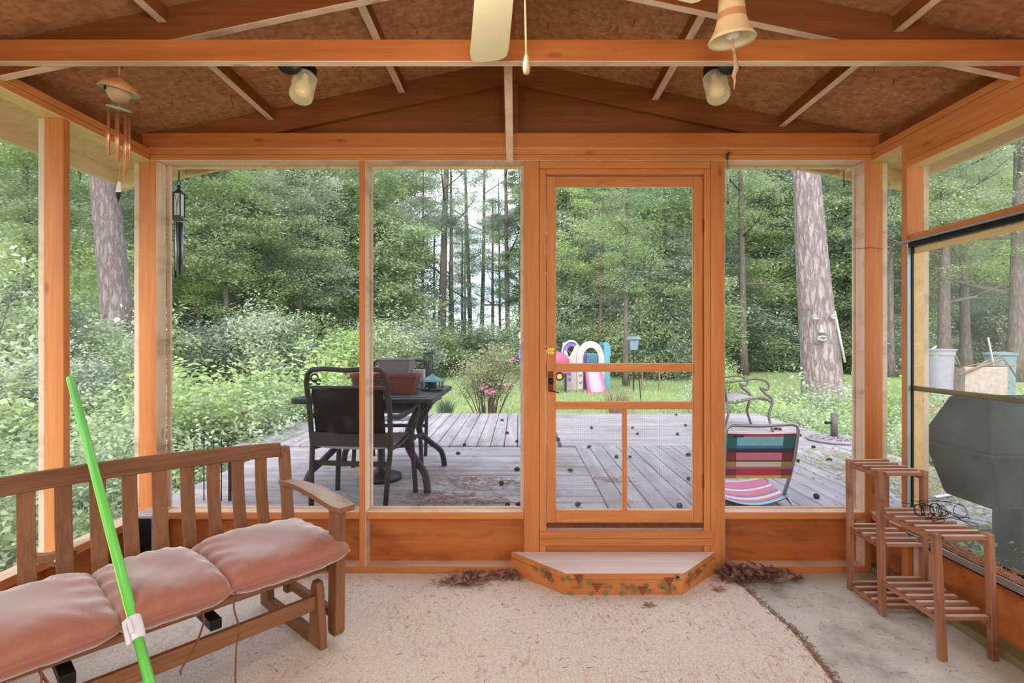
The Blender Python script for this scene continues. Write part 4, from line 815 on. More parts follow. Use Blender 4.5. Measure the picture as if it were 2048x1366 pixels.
# ---- things on the table
def trough(name, label, cat, cx, cy, z, w0, w1, d0, d1, h, m, rim, fill=True):
    T = thing(name, label, cat, (cx, cy, z)); b = MB(); vs = []
    for (w_, d_, zz) in ((w0, d0, 0), (w1, d1, h-rim), (w1+.012, d1+.012, h-rim), (w1+.012, d1+.012, h), (w1-.012, d1-.012, h), (w0-.01, d0-.01, .015)):
        vs += [(cx-w_/2, cy-d_/2, z+zz), (cx+w_/2, cy-d_/2, z+zz), (cx+w_/2, cy+d_/2, z+zz), (cx-w_/2, cy+d_/2, z+zz)]
    fs = [(3, 2, 1, 0), (20, 21, 22, 23)]+[(4*i+k, 4*i+(k+1) % 4, 4*i+4+(k+1) % 4, 4*i+4+k) for i in range(5) for k in range(4)]
    b.add(vs, fs); b.build('pot', m, T, bevel=.006)
    if fill: q = MB(); q.box(cx-w1/2+.015, cx+w1/2-.015, cy-d1/2+.015, cy+d1/2-.015, z+h-.06, z+h-.045); q.build('soil', 'soil', T)
    return T
trough('planter', 'rectangular terracotta coloured planter on the patio table', 'planter', -.955, 4.0, tz, .30, .37, .17, .21, .145, 'terracotta', .02)
trough('planter', 'tall square grey planter behind the terracotta one', 'planter', -1.02, 4.38, tz, .20, .255, .20, .25, .25, 'grey_plastic', .012)
PT = thing('flower_pot', 'round terracotta pot half hidden behind the screen stud', 'flower pot', (-1.24, 4.1, tz)); b = MB(); b.lathe([(0, 0), (.055, 0), (.075, .11), (.085, .11), (.085, .14), (.07, .14), (.06, .02), (0, .02)], (-1.24, 4.1, tz), 24); b.build('pot', 'terracotta', PT, smooth=False)
BX = thing('carton', 'small white printed carton on the table left of the grey planter', 'carton', (-1.20, 4.45, tz)); b = MB(); b.box(-1.26, -1.15, 4.40, 4.50, tz, tz+.165); b.build('carton_body', 'paper_white', BX, bevel=.003)
BX2 = thing('carton', 'pale pink carton between the planters and the wire feeder', 'carton', (-.85, 4.42, tz)); b = MB(); b.box(-.90, -.80, 4.39, 4.47, tz, tz+.155); b.build('carton_body', 'cream_toy', BX2, bevel=.003)
WF = thing('bird_feeder', 'tall black wire mesh tube bird feeder standing on the table', 'bird feeder', (-.79, 4.52, tz)); fx, fy = -.785, 4.52
b = MB()
for k in range(14): a = k*2*math.pi/14; b.tube([(fx+.042*math.cos(a), fy+.042*math.sin(a), tz+.02), (fx+.042*math.cos(a), fy+.042*math.sin(a), tz+.29)], .0016, 4)
for k in range(16): b.tube([(fx+.042*math.cos(t), fy+.042*math.sin(t), tz+.03+k*.017) for t in [j*2*math.pi/14 for j in range(14)]], .0012, 4, closed=True)
b.build('mesh_tube', 'cast_black', WF); b = MB(); b.lathe([(0, .30), (.046, .30), (.046, .285), (0, .285)], (fx, fy, tz), 20); b.lathe([(0, 0), (.046, 0), (.046, .02), (0, .02)], (fx, fy, tz), 20); b.build('cap', 'cast_black', WF)
TF = thing('bird_feeder', 'teal domed seed feeder with a black cage on the table corner', 'bird feeder', (-.70, 4.22, tz)); tx, ty = -.70, 4.22
b = MB(); b.lathe([(0, .135), (.008, .13), (.02, .118), (.06, .10), (.10, .075), (.105, .07), (.06, .085), (0, .09)], (tx, ty, tz), 28); b.build('dome', 'teal_plastic', TF, smooth=True)
b = MB(); b.lathe([(0, .0), (.085, .003), (.10, .018), (.085, .012), (0, .01)], (tx, ty, tz), 28); b.build('tray', 'teal_plastic', TF, smooth=True)
b = MB()
for k in range(18): a = k*2*math.pi/18; b.tube([(tx+.088*math.cos(a), ty+.088*math.sin(a), tz+.015), (tx+.094*math.cos(a), ty+.094*math.sin(a), tz+.078)], .002, 4)
for zz in (.03, .05): b.tube([(tx+.092*math.cos(t), ty+.092*math.sin(t), tz+zz) for t in [j*.35 for j in range(18)]], .002, 4, closed=True)
b.lathe([(.03, .01), (.03, .09)], (tx, ty, tz), 14); b.build('cage', 'cast_black', TF)
# ---- striped beach chair
BC = thing('beach_chair', 'low beach chair with striped sling and grey tube frame behind the right screen', 'beach chair', (1.57, 3.45, DZ))
bw = .225; bx = 1.555
b = MB(); top = [(bx-bw-.002, 3.36, .50), (bx-bw+.004, 3.345, .76), (bx-bw+.012, 3.342, .79), (bx-bw+.045, 3.34, .806), (bx, 3.34, .800), (bx+bw-.02, 3.34, .812), (bx+bw+.012, 3.342, .80), (bx+bw+.02, 3.345, .77), (bx+bw+.004, 3.36, .6)]
b.tube([(bx-bw-.01, 3.42, .33)]+top+[(bx+bw-.01, 3.40, .45), (bx+bw-.025, 3.44, .33)], .0115, 10); b.build('back_frame', 'steel', BC, smooth=True)
stripes = [('st_maroon', 'st_red', .018), ('st_teal', 'st_aqua', .062), ('st_teal', 'st_blue', .018), ('st_black', 'st_black', .028), ('st_maroon', 'st_pink', .052), ('st_black', 'st_black', .008), ('st_gold', 'st_cream', .034), ('st_lilac', 'st_lilac', .014), ('st_maroon', 'st_red', .044), ('st_gold', 'st_yellow', .02)]
names = list(dict.fromkeys([s_ for t in stripes for s_ in t[:2]])); b = MB(); tot = sum(t[2] for t in stripes); z = .752; z1 = z-tot
def fabpt(u, z): 
    q = (.752-z)/tot; hw = bw*(1.0-.035*q); y = 3.348+.03*q+.02*(1-(2*u-1)**2)*.6*math.sin(math.pi*min(1, q+.15)); return (bx+.006*(1-q)+(2*u-1)*hw, y, z-.012*(1-(2*u-1)**2)*(1-q)*.5)
for side, mid, h_ in stripes:
    for k in range(12):
        u0, u1 = k/12, (k+1)/12; mm_ = names.index(side if (k < 2 or k > 9) else mid)
        b.add([fabpt(u0, z), fabpt(u1, z), fabpt(u1, z-h_), fabpt(u0, z-h_)], [(0, 1, 2, 3)], mm_)
    z -= h_
b.build('back_sling', names, BC, solid=.002)
sst = [('st_maroon', .008), ('st_aqua', .035), ('st_black', .006), ('st_pink', .03), ('st_cream', .03), ('st_lilac', .02), ('st_gold', .012), ('st_pink', .05), ('st_cream', .02), ('st_lilac', .012), ('st_pink', .07), ('st_cream', .018)]
tot2 = sum(s_[1] for s_ in sst); nm2 = list(dict.fromkeys([s_[0] for s_ in sst])); b = MB(); acc = 0
def seatpt(u, q): x = bx-.01+(2*u-1)*bw*.98; return (x, 3.40+.36*q, .325+.045*q**2-.055*(1-(2*u-1)**2)*(1-.4*q))
for n_, h_ in sst:
    q0, q1 = acc/tot2, (acc+h_)/tot2; acc += h_
    for k in range(12): u0, u1 = k/12, (k+1)/12; b.add([seatpt(u0, q0), seatpt(u1, q0), seatpt(u1, q1), seatpt(u0, q1)], [(0, 1, 2, 3)], nm2.index(n_))
b.build('seat_sling', nm2, BC, solid=.002)
b = MB()
for s in (-1, 1):
    xx = bx-.01+s*bw; b.tube([(xx+.03*s, 3.36, DZ+.012), (xx, 3.42, .31), (xx, 3.62, .33), (xx, 3.78, .38)], .010, 8); b.tube([(xx, 3.44, .34), (xx+.01*s, 3.6, DZ+.05), (xx, 3.74, DZ+.012)], .010, 8)
b.tube([(bx-bw-.01, 3.78, .38), (bx+bw-.01, 3.78, .38)], .010, 8); b.tube([(bx-bw-.04, 3.36, DZ+.012), (bx+bw+.02, 3.36, DZ+.012)], .01, 8); b.build('seat_frame', 'steel', BC, smooth=True)
b = MB(); b.add([(bx-bw+.055, 3.337, .745), (bx-bw+.115, 3.337, .745), (bx-bw+.115, 3.337, .728), (bx-bw+.055, 3.337, .728)], [(0, 1, 2, 3)]); b.build('label', 'st_black', BC, solid=.001)
# ---- metal armchair at the far right of the deck (faces right)
AC = thing('patio_armchair', 'weathered metal armchair with curled arms at the far edge of the deck', 'armchair', (2.75, 6.7, DZ)); m = 'faded_bronze'
for s, yy in ((-1, 6.35), (1, 6.95)):
    b = MB(); b.tube(sm([(2.52, yy, .85), (2.7, yy, .865), (2.9, yy, .89), (3.02, yy, .86), (3.06, yy, .80), (3.03, yy, .755), (2.98, yy, .775)]), .014, 8); b.build('arm', m, AC, smooth=True)
    b = MB(); b.tube(sm([(2.95, yy, .79), (3.0, yy, .72), (3.10, yy, .63), (3.07, yy, .5), (3.06, yy, .4), (3.11, yy, DZ)]), .016, 8); b.build('leg', m, AC, smooth=True)
    b = MB(); b.tube([(2.55, yy, .63), (2.56, yy, .45), (2.50, yy, DZ)], .016, 8); b.build('leg', m, AC, smooth=True)
    b = MB(); b.tube(sm([(2.5, yy, .61), (2.65, yy, .60), (2.85, yy, .645), (3.0, yy, .65), (3.09, yy, .60)]), .013, 8); b.build('seat_rail', m, AC, smooth=True)
b = MB(); b.tube([(2.54, 6.35, .62), (2.50, 6.35, .9), (2.48, 6.4, 1.12), (2.48, 6.9, 1.12), (2.50, 6.95, .9), (2.54, 6.95, .62)], .014, 8); b.build('back_frame', m, AC, smooth=True)
b = MB(); b.add([(2.54, 6.37, .62), (2.54, 6.93, .62), (2.48, 6.9, 1.10), (2.48, 6.4, 1.10)], [(0, 1, 2, 3)]); b.build('back_sling', 'sling_grey', AC, solid=.004)
b = MB(); vs = []
for i in range(9):
    q = i/8; x = 2.52+.55*q; z = .615+.05*math.sin(math.pi*q**1.6)-.0*q
    vs += [(x, 6.36, z), (x, 6.65, z-.01), (x, 6.94, z)]
b.add(vs, [(i*3+j, i*3+j+1, i*3+j+4, i*3+j+3) for i in range(8) for j in range(2)]); b.build('seat_sling', 'sling_grey', AC, smooth=True, solid=.006)
# ---- parasol foot
UB = thing('parasol_base', 'round openwork parasol base with a short tube on the right of the deck', 'parasol base', (3.5, 5.75, DZ)); ux, uy = 3.52, 5.80
b = MB()
for r in (.265, .2, .13, .07): b.tube([(ux+r*math.cos(t), uy+r*math.sin(t), DZ+.018+(.265-r)*.12) for t in [j*2*math.pi/28 for j in range(28)]], .016 if r > .25 else .01, 6, closed=True)
for k in range(14):
    a = k*2*math.pi/14; b.tube([(ux+.05*math.cos(a), uy+.05*math.sin(a), DZ+.05), (ux+.15*math.cos(a+.25), uy+.15*math.sin(a+.25), DZ+.04), (ux+.265*math.cos(a), uy+.265*math.sin(a), DZ+.02)], .009, 6)
b.build('lattice_foot', 'sling_grey', UB, smooth=True)
b = MB(); b.tube([(ux, uy, DZ+.03), (ux, uy, DZ+.31)], .036, 16); b.build('tube', 'faded_bronze', UB, smooth=True); b = MB(); b.tube([(ux-.036, uy, DZ+.2), (ux-.08, uy, DZ+.2)], .012, 8); b.sphere((ux-.09, uy, DZ+.2), .02, 8); b.build('clamp_knob', 'black_metal', UB, smooth=True)
# ---- grill outside the right wall
GR = thing('gas_grill', 'black lidded grill standing just outside the right screens', 'grill', (2.62, 2.72, GZ))
gx0, gx1, gy0, gy1 = 2.27, 2.98, 2.50, 2.94
def fr(zs): 
    b = MB(); vs = []
    for dx, dy, z in zs: vs += [(gx0+dx, gy0+dy, z), (gx1-dx, gy0+dy, z), (gx1-dx, gy1-dy, z), (gx0+dx, gy1-dy, z)]
    n_ = len(zs); b.add(vs, [(3, 2, 1, 0), tuple(4*(n_-1)+k for k in range(4))]+[(4*i+k, 4*i+(k+1) % 4, 4*i+4+(k+1) % 4, 4*i+4+k) for i in range(n_-1) for k in range(4)]); return b
fr([(.005, .005, .795), (.02, .02, .86), (.085, .10, 1.045), (.095, .115, 1.052)]).build('lid', 'grill_black', GR, bevel=.01); fr([(.10, .06, .50), (.09, .05, .52), (.02, .01, .765), (-.012, -.012, .775), (-.012, -.012, .793)]).build('firebox', 'grill_black', GR, bevel=.006)
b = MB(); b.tube([(gx0+.2, gy0+.02, .93), (gx0+.2, gy0-.03, .92), (gx1-.2, gy0-.03, .92), (gx1-.2, gy0+.02, .93)], .01, 8); b.build('handle', 'steel', GR, smooth=True)
b = MB(); b.box(2.55, 2.70, 2.64, 2.80, .03, .5); b.box(2.40, 2.85, 2.54, 2.90, -.03, .03); b.build('pedestal', 'black_metal', GR)
# ---- lantern chime and a small hook under the eave
LC = thing('wind_chime', 'black lantern-topped wind chime hanging from the left eave corner', 'wind chime', (-2.175, 3.32, 2.44)); lx, ly = -2.168, 3.32
def zz_(py): return H-(py-CY)*ly/F
b = MB(); b.tube([(lx, ly, 2.43), (lx, ly, 2.37)], .004, 6); b.tube([(lx+.012*math.cos(t), ly, 2.355+.016*math.sin(t)) for t in [j*.52 for j in range(12)]], .0025, 5, closed=True); b.build('hook', 'cast_black', LC)
b = MB(); b.lathe([(0, 2.345), (.008, 2.34), (.012, 2.33), (.008, 2.315), (.02, 2.305), (.03, 2.29), (0, 2.29)], (lx, ly, 0), 12)
for sx in (-1, 1):
    for sy in (-1, 1): b.box(lx+sx*.022-.003, lx+sx*.022+.003, ly+sy*.022-.003, ly+sy*.022+.003, 2.14, 2.29)
b.box(lx-.026, lx+.026, ly-.026, ly+.026, 2.284, 2.292); b.prism([(lx-.048, 2.12), (lx+.048, 2.12), (lx+.02, 2.142), (lx-.02, 2.142)], 'y', ly-.04, ly+.04)
b.tube([(lx, ly-.0235, 2.145), (lx, ly-.0235, 2.23), (lx-.014, ly-.0235, 2.28)], .0015, 4); b.tube([(lx, ly-.0235, 2.2), (lx+.014, ly-.0235, 2.27)], .0015, 4); b.build('lantern_frame', 'cast_black', LC)
b = MB(); b.box(lx-.02, lx+.02, ly-.02, ly+.02, 2.145, 2.285); b.build('lantern_glass', 'frost_glass', LC)
for k in range(6):
    a = k*math.pi/3+.3; L_ = (.30, .27, .33, .36, .31, .34)[k]; b = MB(); b.tube([(lx+.019*math.cos(a), ly+.019*math.sin(a), 2.105), (lx+.019*math.cos(a), ly+.019*math.sin(a), 2.105-L_)], .006, 8); b.build('tube', 'black_metal' if k % 2 else 'steel', LC, smooth=True)
HK = thing('eave_hook', 'tiny hook ornament under the right eave corner', 'hook', (2.08, 3.34, 2.42)); b = MB(); b.tube([(2.09, 3.34, 2.44), (2.09, 3.34, 2.36)], .003, 6); b.sphere((2.09, 3.34, 2.345), .009, 8, sz=(.7, .7, 1.6)); b.build('hook_wire', 'cast_black', HK)
# ---- play set on the lawn
PL = thing('climbing_playset', 'cream purple and teal plastic toddler climber with a pink slide', 'playset', (1.95, 14.6, GZ)); g0 = GZ
def Px(px): return (px-CX)/72.2
def Pz(py): return H-(py-CY)/72.2
Yp = 14.4
out_ = [(Px(1154), g0), (Px(1154), Pz(735))]+[(Px(1181)-.385*math.cos(t), Pz(716)+.47*math.sin(t)) for t in [math.pi*k/16 for k in range(17)]]+[(Px(1209), Pz(735)), (Px(1209), g0)]
in_ = [(Px(1166), g0), (Px(1166), Pz(735))]+[(Px(1181.5)-.22*math.cos(t), Pz(718)+.32*math.sin(t)) for t in [math.pi*k/16 for k in range(17)]]+[(Px(1197), Pz(735)), (Px(1197), g0)]
b = MB(); b.strip(out_, in_, 'y', Yp, Yp+.12); b.build('arched_panel', 'cream_toy', PL, bevel=.02, bseg=2)
b = MB(); io = [(x*.985+Px(1181.5)*.015, z-.01) for x, z in in_]; i2 = [(Px(1181.5)+(x-Px(1181.5))*1.12, g0+(z-g0)*1.03) for x, z in in_]; b.strip(i2, io, 'y', Yp-.03, Yp); b.build('arch_trim', 'cream_toy', PL, bevel=.01)
for z in (.9, .7, .5, .3):
    for px in (1160.5, 1202.5):
        b = MB(); b.sphere((Px(px), Yp-.02, z-.25), .05, 10, sz=(1, .6, 1)); b.build('stud_hold', 'cream_toy', PL, smooth=True)
b = MB(); b.prism([(Yp+.05, g0), (Yp+.05, 1.05), (Yp+.25, 1.02), (Yp+.5, 1.1), (Yp+.65, 1.3), (Yp+.85, 1.33), (Yp+1.0, 1.2), (Yp+1.05, g0)], 'x', Px(1130), Px(1136)); b.build('side_panel', 'cream_toy', PL, bevel=.02)
# left front corner wing, swept back
b = MB(); pts = [(Px(1133), g0), (Px(1130), .4), (Px(1128), .95), (Px(1129), 1.12), (Px(1132), 1.02), (Px(1136), .94), (Px(1140), .93), (Px(1145), 1.05), (Px(1150), 1.2), (Px(1156), 1.3), (Px(1158), 1.28), (Px(1158), g0)]; b.prism(pts, 'y', Yp+.1, Yp+.18); b.build('corner_panel', 'cream_toy', PL, bevel=.02)
b = MB(); b.strip([(Px(1146)-.25*math.cos(t), 1.0+.36*math.sin(t)) for t in [math.pi*k/12 for k in range(13)]], [(Px(1147)-.13*math.cos(t), 1.0+.22*math.sin(t)) for t in [math.pi*k/12 for k in range(13)]], 'y', Yp+.5, Yp+.75); b.build('arch_trim', 'purple_toy', PL, bevel=.02)
b = MB(); b.strip([(Px(1146)-.29*math.cos(t), .98+.42*math.sin(t)) for t in [math.pi*k/12 for k in range(13)]], [(Px(1146)-.25*math.cos(t), .98+.36*math.sin(t)) for t in [math.pi*k/12 for k in range(13)]], 'y', Yp+.45, Yp+.6); b.build('arch_trim', 'cream_toy', PL, bevel=.01)
b = MB(); b.box(Px(1166), Px(1172), Yp+.3, Yp+.9, g0, 1.1); b.box(Px(1175), Px(1180), Yp+.25, Yp+.4, .75, 1.0); b.build('purple_panel', 'purple_toy', PL, bevel=.02)
b = MB(); b.box(Px(1176), Px(1206), Yp+1.0, Yp+1.1, g0, 1.0); b.build('back_panel', 'teal_toy', PL, bevel=.02)
b = MB(); b.prism([(Px(1208), g0), (Px(1208), 1.25), (Px(1211), 1.34), (Px(1217), 1.33), (Px(1221), 1.22), (Px(1223), .95), (Px(1220), .93), (Px(1221), g0)], 'y', Yp+.0, Yp+.9); b.build('tower_panel', 'teal_toy', PL, bevel=.03)
b = MB(); vs = []; N = 10
for i in range(N+1):
    q = i/N; y = Yp-.75+.85*q; z = .06+.62*q**1.25; hw = .235-.02*q
    vs += [(Px(1186)-hw-.02*(1-q), y, z-.09), (Px(1186)-hw, y, z+.06), (Px(1186)-hw+.06, y, z+.05), (Px(1186)-hw+.08, y, z-.03), (Px(1186)+hw-.08, y, z-.03), (Px(1186)+hw-.06, y, z+.05), (Px(1186)+hw, y, z+.06), (Px(1186)+hw+.02*(1-q), y, z-.09)]
fs = [(8*i+k, 8*i+8+k, 8*i+8+(k+1) % 8, 8*i+(k+1) % 8) for i in range(N) for k in range(8)]+[tuple(range(8)), tuple(8*N+k for k in reversed(range(8)))]
b.add(vs, fs, [1 if (k in (2, 3, 4)) else 0 for i in range(N) for k in range(8)]+[0, 0]); b.build('slide', ['pink_toy', 'pale_pink_toy'], PL, smooth=False, bevel=.01)
b = MB()
for z in (.5, .34): b.box(Px(1137), Px(1143), Yp+.08, Yp+.1, z-.08, z)
b.build('window_decal', 'purple_toy', PL)
# pink ride-on toy left of the climber
PT2 = thing('ride_on_toy', 'pink plastic ride-on toy with yellow wheels left of the climber', 'toy', (Px(1122), 14.0, GZ))
b = MB(); b.lathe([(0, -.42), (.10, -.38), (.2, -.2), (.24, 0), (.2, .22), (.1, .36), (0, .4)], (Px(1109), 14.1, .86), 24, rot=(0, math.radians(102), 0), sx=1); b.build('hull', 'pink_toy', PT2, smooth=True)
b = MB(); b.box(Px(1100), Px(1134), 13.9, 14.3, .48, .64); b.build('underside', 'pink_toy', PT2, bevel=.05)
for px in (1116, 1102):
    b = MB(); b.lathe([(0, -.03), (.07, -.03), (.07, .03), (0, .03)], (Px(px), 13.9, .42), 18, rot=(math.pi/2, 0, 0)); b.build('wheel_hub', 'yellow_toy', PT2); b = MB(); b.lathe([(.07, -.025), (.12, -.03), (.12, .03), (.07, .025)], (Px(px), 13.9, .42), 18, rot=(math.pi/2, 0, 0)); b.build('tyre', 'black_metal', PT2)
b = MB(); b.box(Px(1103), Px(1105), 13.95, 14.25, GZ, .5); b.box(Px(1128), Px(1130), 13.95, 14.25, GZ, .5); b.build('stand', 'black_metal', PT2)
PT3 = thing('toy_basketball_post', 'white topped blue and purple toy post beyond the azalea bush', 'toy', (.07, 14.4, GZ))
b = MB(); b.sphere((Px(1043), 14.4, Pz(671)), .09, 12, sz=(1, 1, 1.3)); b.lathe([(.05, Pz(690)), (.06, Pz(680))], (Px(1043), 14.4, 0), 12); b.build('cap', 'white_plastic', PT3, smooth=True)
b = MB(); b.box(Px(1039), Px(1047), 14.35, 14.45, Pz(735), Pz(688)); b.box(Px(1040), Px(1047), 14.35, 14.45, GZ, Pz(735)); b.build('post', 'blue_toy', PT3, bevel=.02); b = MB(); b.box(Px(1037), Px(1049), 14.33, 14.47, Pz(718), Pz(700)); b.build('collar', 'purple_toy', PT3, bevel=.02)
# ---- bird house on a pole with small shelf
PB = thing('birdhouse', 'pale blue birdhouse on a wire hanger under the slender tree', 'birdhouse', (3.05, 14.0, GZ)); k_ = 14.0/F
def Q(px, py, Y=14.0): return at(px, py, Y)
a = Q(1267, 700); b = MB(); b.prism([(a.x-.09, a.z), (a.x+.09, a.z), (a.x+.125, a.z+.27), (a.x-.125, a.z+.27)], 'y', 13.9, 14.1); b.build('house_body', 'pale_blue_paint', PB, bevel=.01)
b = MB(); b.prism([(a.x-.19, a.z+.28), (a.x+.19, a.z+.28), (a.x+.14, a.z+.36), (a.x-.14, a.z+.36)], 'y', 13.85, 14.15); b.build('roof', 'pale_blue_paint', PB, bevel=.01)
b = MB(); 
for dx in (-.08, 0, .08): b.tube([(a.x+dx, 14, a.z+.36), (a.x+dx*.3, 14, Q(1265, 635).z)], .006, 5)
b.tube([(a.x, 14, a.z), (a.x, 14, GZ)], .02, 6); b.build('hanger_pole', 'chair_bronze', PB)
TBn = thing('garden_bench', 'low dark wooden bench at the back of the lawn', 'bench', (3.6, 14.8, GZ)); b = MB(); p = Q(1280, 727, 14.6); q_ = Q(1325, 727, 14.6); b.box(p.x, q_.x, 14.5, 14.9, p.z-.06, p.z); b.build('seat_plank', 'bark_far', TBn)
for x in (p.x+.05, q_.x-.1):
    b = MB(); b.box(x, x+.04, 14.6, 14.65, GZ, p.z-.06); b.build('leg', 'log_wood', TBn)
b = MB(); p = at(1277, 743, 12.3); b.tube([(p.x, 12.3, p.z+.2), (p.x+.05, 12.3, GZ)], .012, 6); tag(b.build('garden_stake', 'chair_bronze'), 'thin dark stake standing in the lawn right of the climber', 'stake')
# ---- right yard
BN = thing('rubbish_bin', 'grey plastic rubbish bin with a rim beyond the right screen', 'bin', at(1880, 760, 11.0)+Vector((0, 0, 0))); p = at(1879, 700, 11.0)
b = MB(); b.lathe([(0, GZ), (.21, GZ), (.25, p.z-.12), (.265, p.z-.11), (.265, p.z-.02), (.285, p.z-.01), (.285, p.z+.02), (.25, p.z+.025), (.24, p.z-.1), (0, p.z-.1)], (p.x, 11, 0), 28); b.build('barrel', 'silver_bin', BN, smooth=False)
b = MB(); b.tube([at(1862, 700, 11), at(1873, 692, 11)], .02, 8); tag(b.build('plank', 'white_pole'), 'short pale stick poking out of the grey bin', 'stick')
BN2 = thing('compost_bin', 'blue-grey lidded tub behind the woodpile', 'tub', at(2005, 760, 12.5)); p = at(2000, 706, 12.5)
b = MB(); b.lathe([(0, GZ), (.26, GZ), (.29, p.z-.06), (.33, p.z-.05), (.33, p.z), (.1, p.z+.03), (0, p.z+.03)], (p.x, 12.5, 0), 24); b.build('tub_body', 'blue_bin', BN2)
CB = thing('raised_bed', 'low brown wooden garden frame holding the brushwood beyond the grill', 'garden frame', at(1970, 760, 10.8)); p = at(1930, 735, 10.8); q_ = at(2015, 735, 10.8)
b = MB(); b.box(p.x, q_.x, 10.8, 10.84, GZ, .82); b.box(p.x, p.x+.04, 10.84, 11.5, GZ, .8); b.box(q_.x-.04, q_.x, 10.84, 11.5, GZ, .8); b.build('side_board', 'pale_plank', CB)
for i, (a_, b_, r) in enumerate(((((1918, 750)), (2010, 718), .03), ((1905, 700), (1925, 748), .025), ((1930, 738), (2030, 732), .02), ((1940, 742), (2000, 712), .025), ((1990, 765), (2012, 728), .015), ((2005, 715), (2035, 758), .02), ((1925, 735), (1990, 726), .02))):
    A_, B_ = at(a_[0], a_[1], 10.7+.08*i), at(b_[0], b_[1], 10.9+.08*i); b = MB(); b.tube([A_, A_.lerp(B_, .5)+Vector((0, 0, .03)), B_], [r, r*.9, r*.6], 7); tag(b.build('branch', 'log_wood', smooth=True), 'bare cut branch piled on the garden frame in the right yard', 'branch', 'cut branches on the garden frame')
b = MB(); p = at(1976, 675, 11.0); b.tube([p, Vector((p.x+.3, 11.0, GZ))], .018, 8); tag(b.build('garden_stake', 'white_pole'), 'white leaning stake in front of the woodpile in the right yard', 'stake')
b = MB(); b.tube([at(1888, 806, 9.2)+Vector((0, 0, .03)), at(1958, 806, 9.2)+Vector((0, 0, .03))], .035, 8); tag(b.build('log', 'log_wood', smooth=True), 'thin fallen log edging the grass in the right yard', 'log')
for i, (px, py, Y, r) in enumerate(((1868, 768, 9.6, .1), (1880, 764, 9.9, .08))):
    p = at(px, py, Y); b = MB(); b.tube([(p.x-.1, Y-.15, GZ+r), (p.x+.05, Y+.2, GZ+r)], r, 10); tag(b.build('log', 'log_wood', smooth=True), ['short log end lying in front of the grey bin', 'smaller log behind the short log end near the grey bin'][i], 'log')
# ---- wire garden fence left of the patio chair
GF = thing('wire_garden_fence', 'low black wire garden border with stakes behind the glider bench', 'garden fence', (-2.1, 3.6, DZ)); b = MB()
for px, z1 in ((388, .74), (408, .78), (427, .76), (443, .78), (460, .66)): p = at(px, 1000, 3.6); b.tube([(p.x, 3.6, DZ), (p.x, 3.6, z1-.1)], .004 if px != 460 else .012, 5)
for z in (.62, .5, .38): b.tube([(at(388, 0, 3.6).x, 3.6, z), (at(443, 0, 3.6).x, 3.6, z)], .003, 5)
b.build('wire_panel', 'cast_black', GF)
# ================================================================== VEGETATION
def quads_mesh(name, V, m):
    me = bpy.data.meshes.new(name); n = len(V)//4
    me.vertices.add(len(V)); me.vertices.foreach_set('co', np.asarray(V, np.float32).ravel()); me.loops.add(n*4); me.loops.foreach_set('vertex_index', np.arange(n*4, dtype=np.int32))
    me.polygons.add(n); me.polygons.foreach_set('loop_start', np.arange(0, n*4, 4, dtype=np.int32)); me.polygons.foreach_set('loop_total', np.full(n, 4, np.int32)); me.update(calc_edges=True); me.validate()
    me.materials.append(M[m]); return me
def leaf_quads(P, Lsz, wr=.5, up=.7, rg=rng, drop=.25, dirs=None):
    n = len(P); N = rg.normal(size=(n, 3)); N[:, 2] = np.abs(N[:, 2])+up*1.5; N /= np.linalg.norm(N, axis=1)[:, None]
    A = rg.normal(size=(n, 3)) if dirs is None else dirs+rg.normal(size=(n, 3))*.5
    A -= N*(A*N).sum(1)[:, None]; A /= np.linalg.norm(A, axis=1)[:, None]; B = np.cross(N, A)
    s = Lsz*rg.uniform(.65, 1.25, n)[:, None]; w_ = s*wr*.5
    V = np.empty((n, 4, 3)); V[:, 0] = P; V[:, 1] = P+A*s*.45+B*w_-N*s*.05; V[:, 2] = P+A*s-N*s*drop; V[:, 3] = P+A*s*.45-B*w_-N*s*.05
    return V.reshape(-1, 3)
def crown_pts(n, clumps, rg, flat=.45, shell=.55, squash=(1, 1, 1), cs=.3):
    d = rg.normal(size=(clumps, 3)); d /= np.linalg.norm(d, axis=1)[:, None]; r = shell+(1-shell)*rg.random(clumps)**.7; c = d*r[:, None]*(1-cs*.5)
    k = rg.integers(0, clumps, n); p = rg.normal(size=(n, 3))*.5; p /= np.maximum(1, np.linalg.norm(p, axis=1))[:, None]; s = cs*rg.uniform(.6, 1.3, clumps)
    p = p*s[k][:, None]; p[:, 2] *= flat; out = c[k]+p; out[:, 2] -= .25*(p[:, 0]**2+p[:, 1]**2)/cs
    return out*np.array(squash)
def CR(name, n, clumps, L_, m, seed, **kw):
    rg = np.random.default_rng(seed); lk = {k: kw.pop(k) for k in ('wr', 'up', 'drop') if k in kw}
    return quads_mesh(name, leaf_quads(crown_pts(n, clumps, rg, **kw), L_, rg=rg, **lk), m)
crowns = {}
for k, m in (('mid', 'leaf_mid'), ('bright', 'leaf_bright'), ('dark', 'leaf_dark'), ('blue', 'leaf_blue'), ('pale', 'leaf_pale'), ('olive', 'leaf_olive')):
    crowns[k] = CR('foliage', 9000, 60, .062, m, hash(k) % 97 if False else len(k)*7+ord(k[0]), cs=.34)
    crowns[k+'_s'] = CR('foliage', 3600, 42, .055, m, ord(k[1]), cs=.30)          # sparser, lets sky through
    crowns[k+'_b'] = CR('foliage', 6500, 55, .075, m, ord(k[-1])+3, cs=.36, shell=.4, flat=.6)    # bush
crowns['needle'] = CR('foliage', 9000, 34, .10, 'needle_leaf', 5, wr=.10, up=.1, cs=.42, flat=.3, shell=.25, drop=.35)
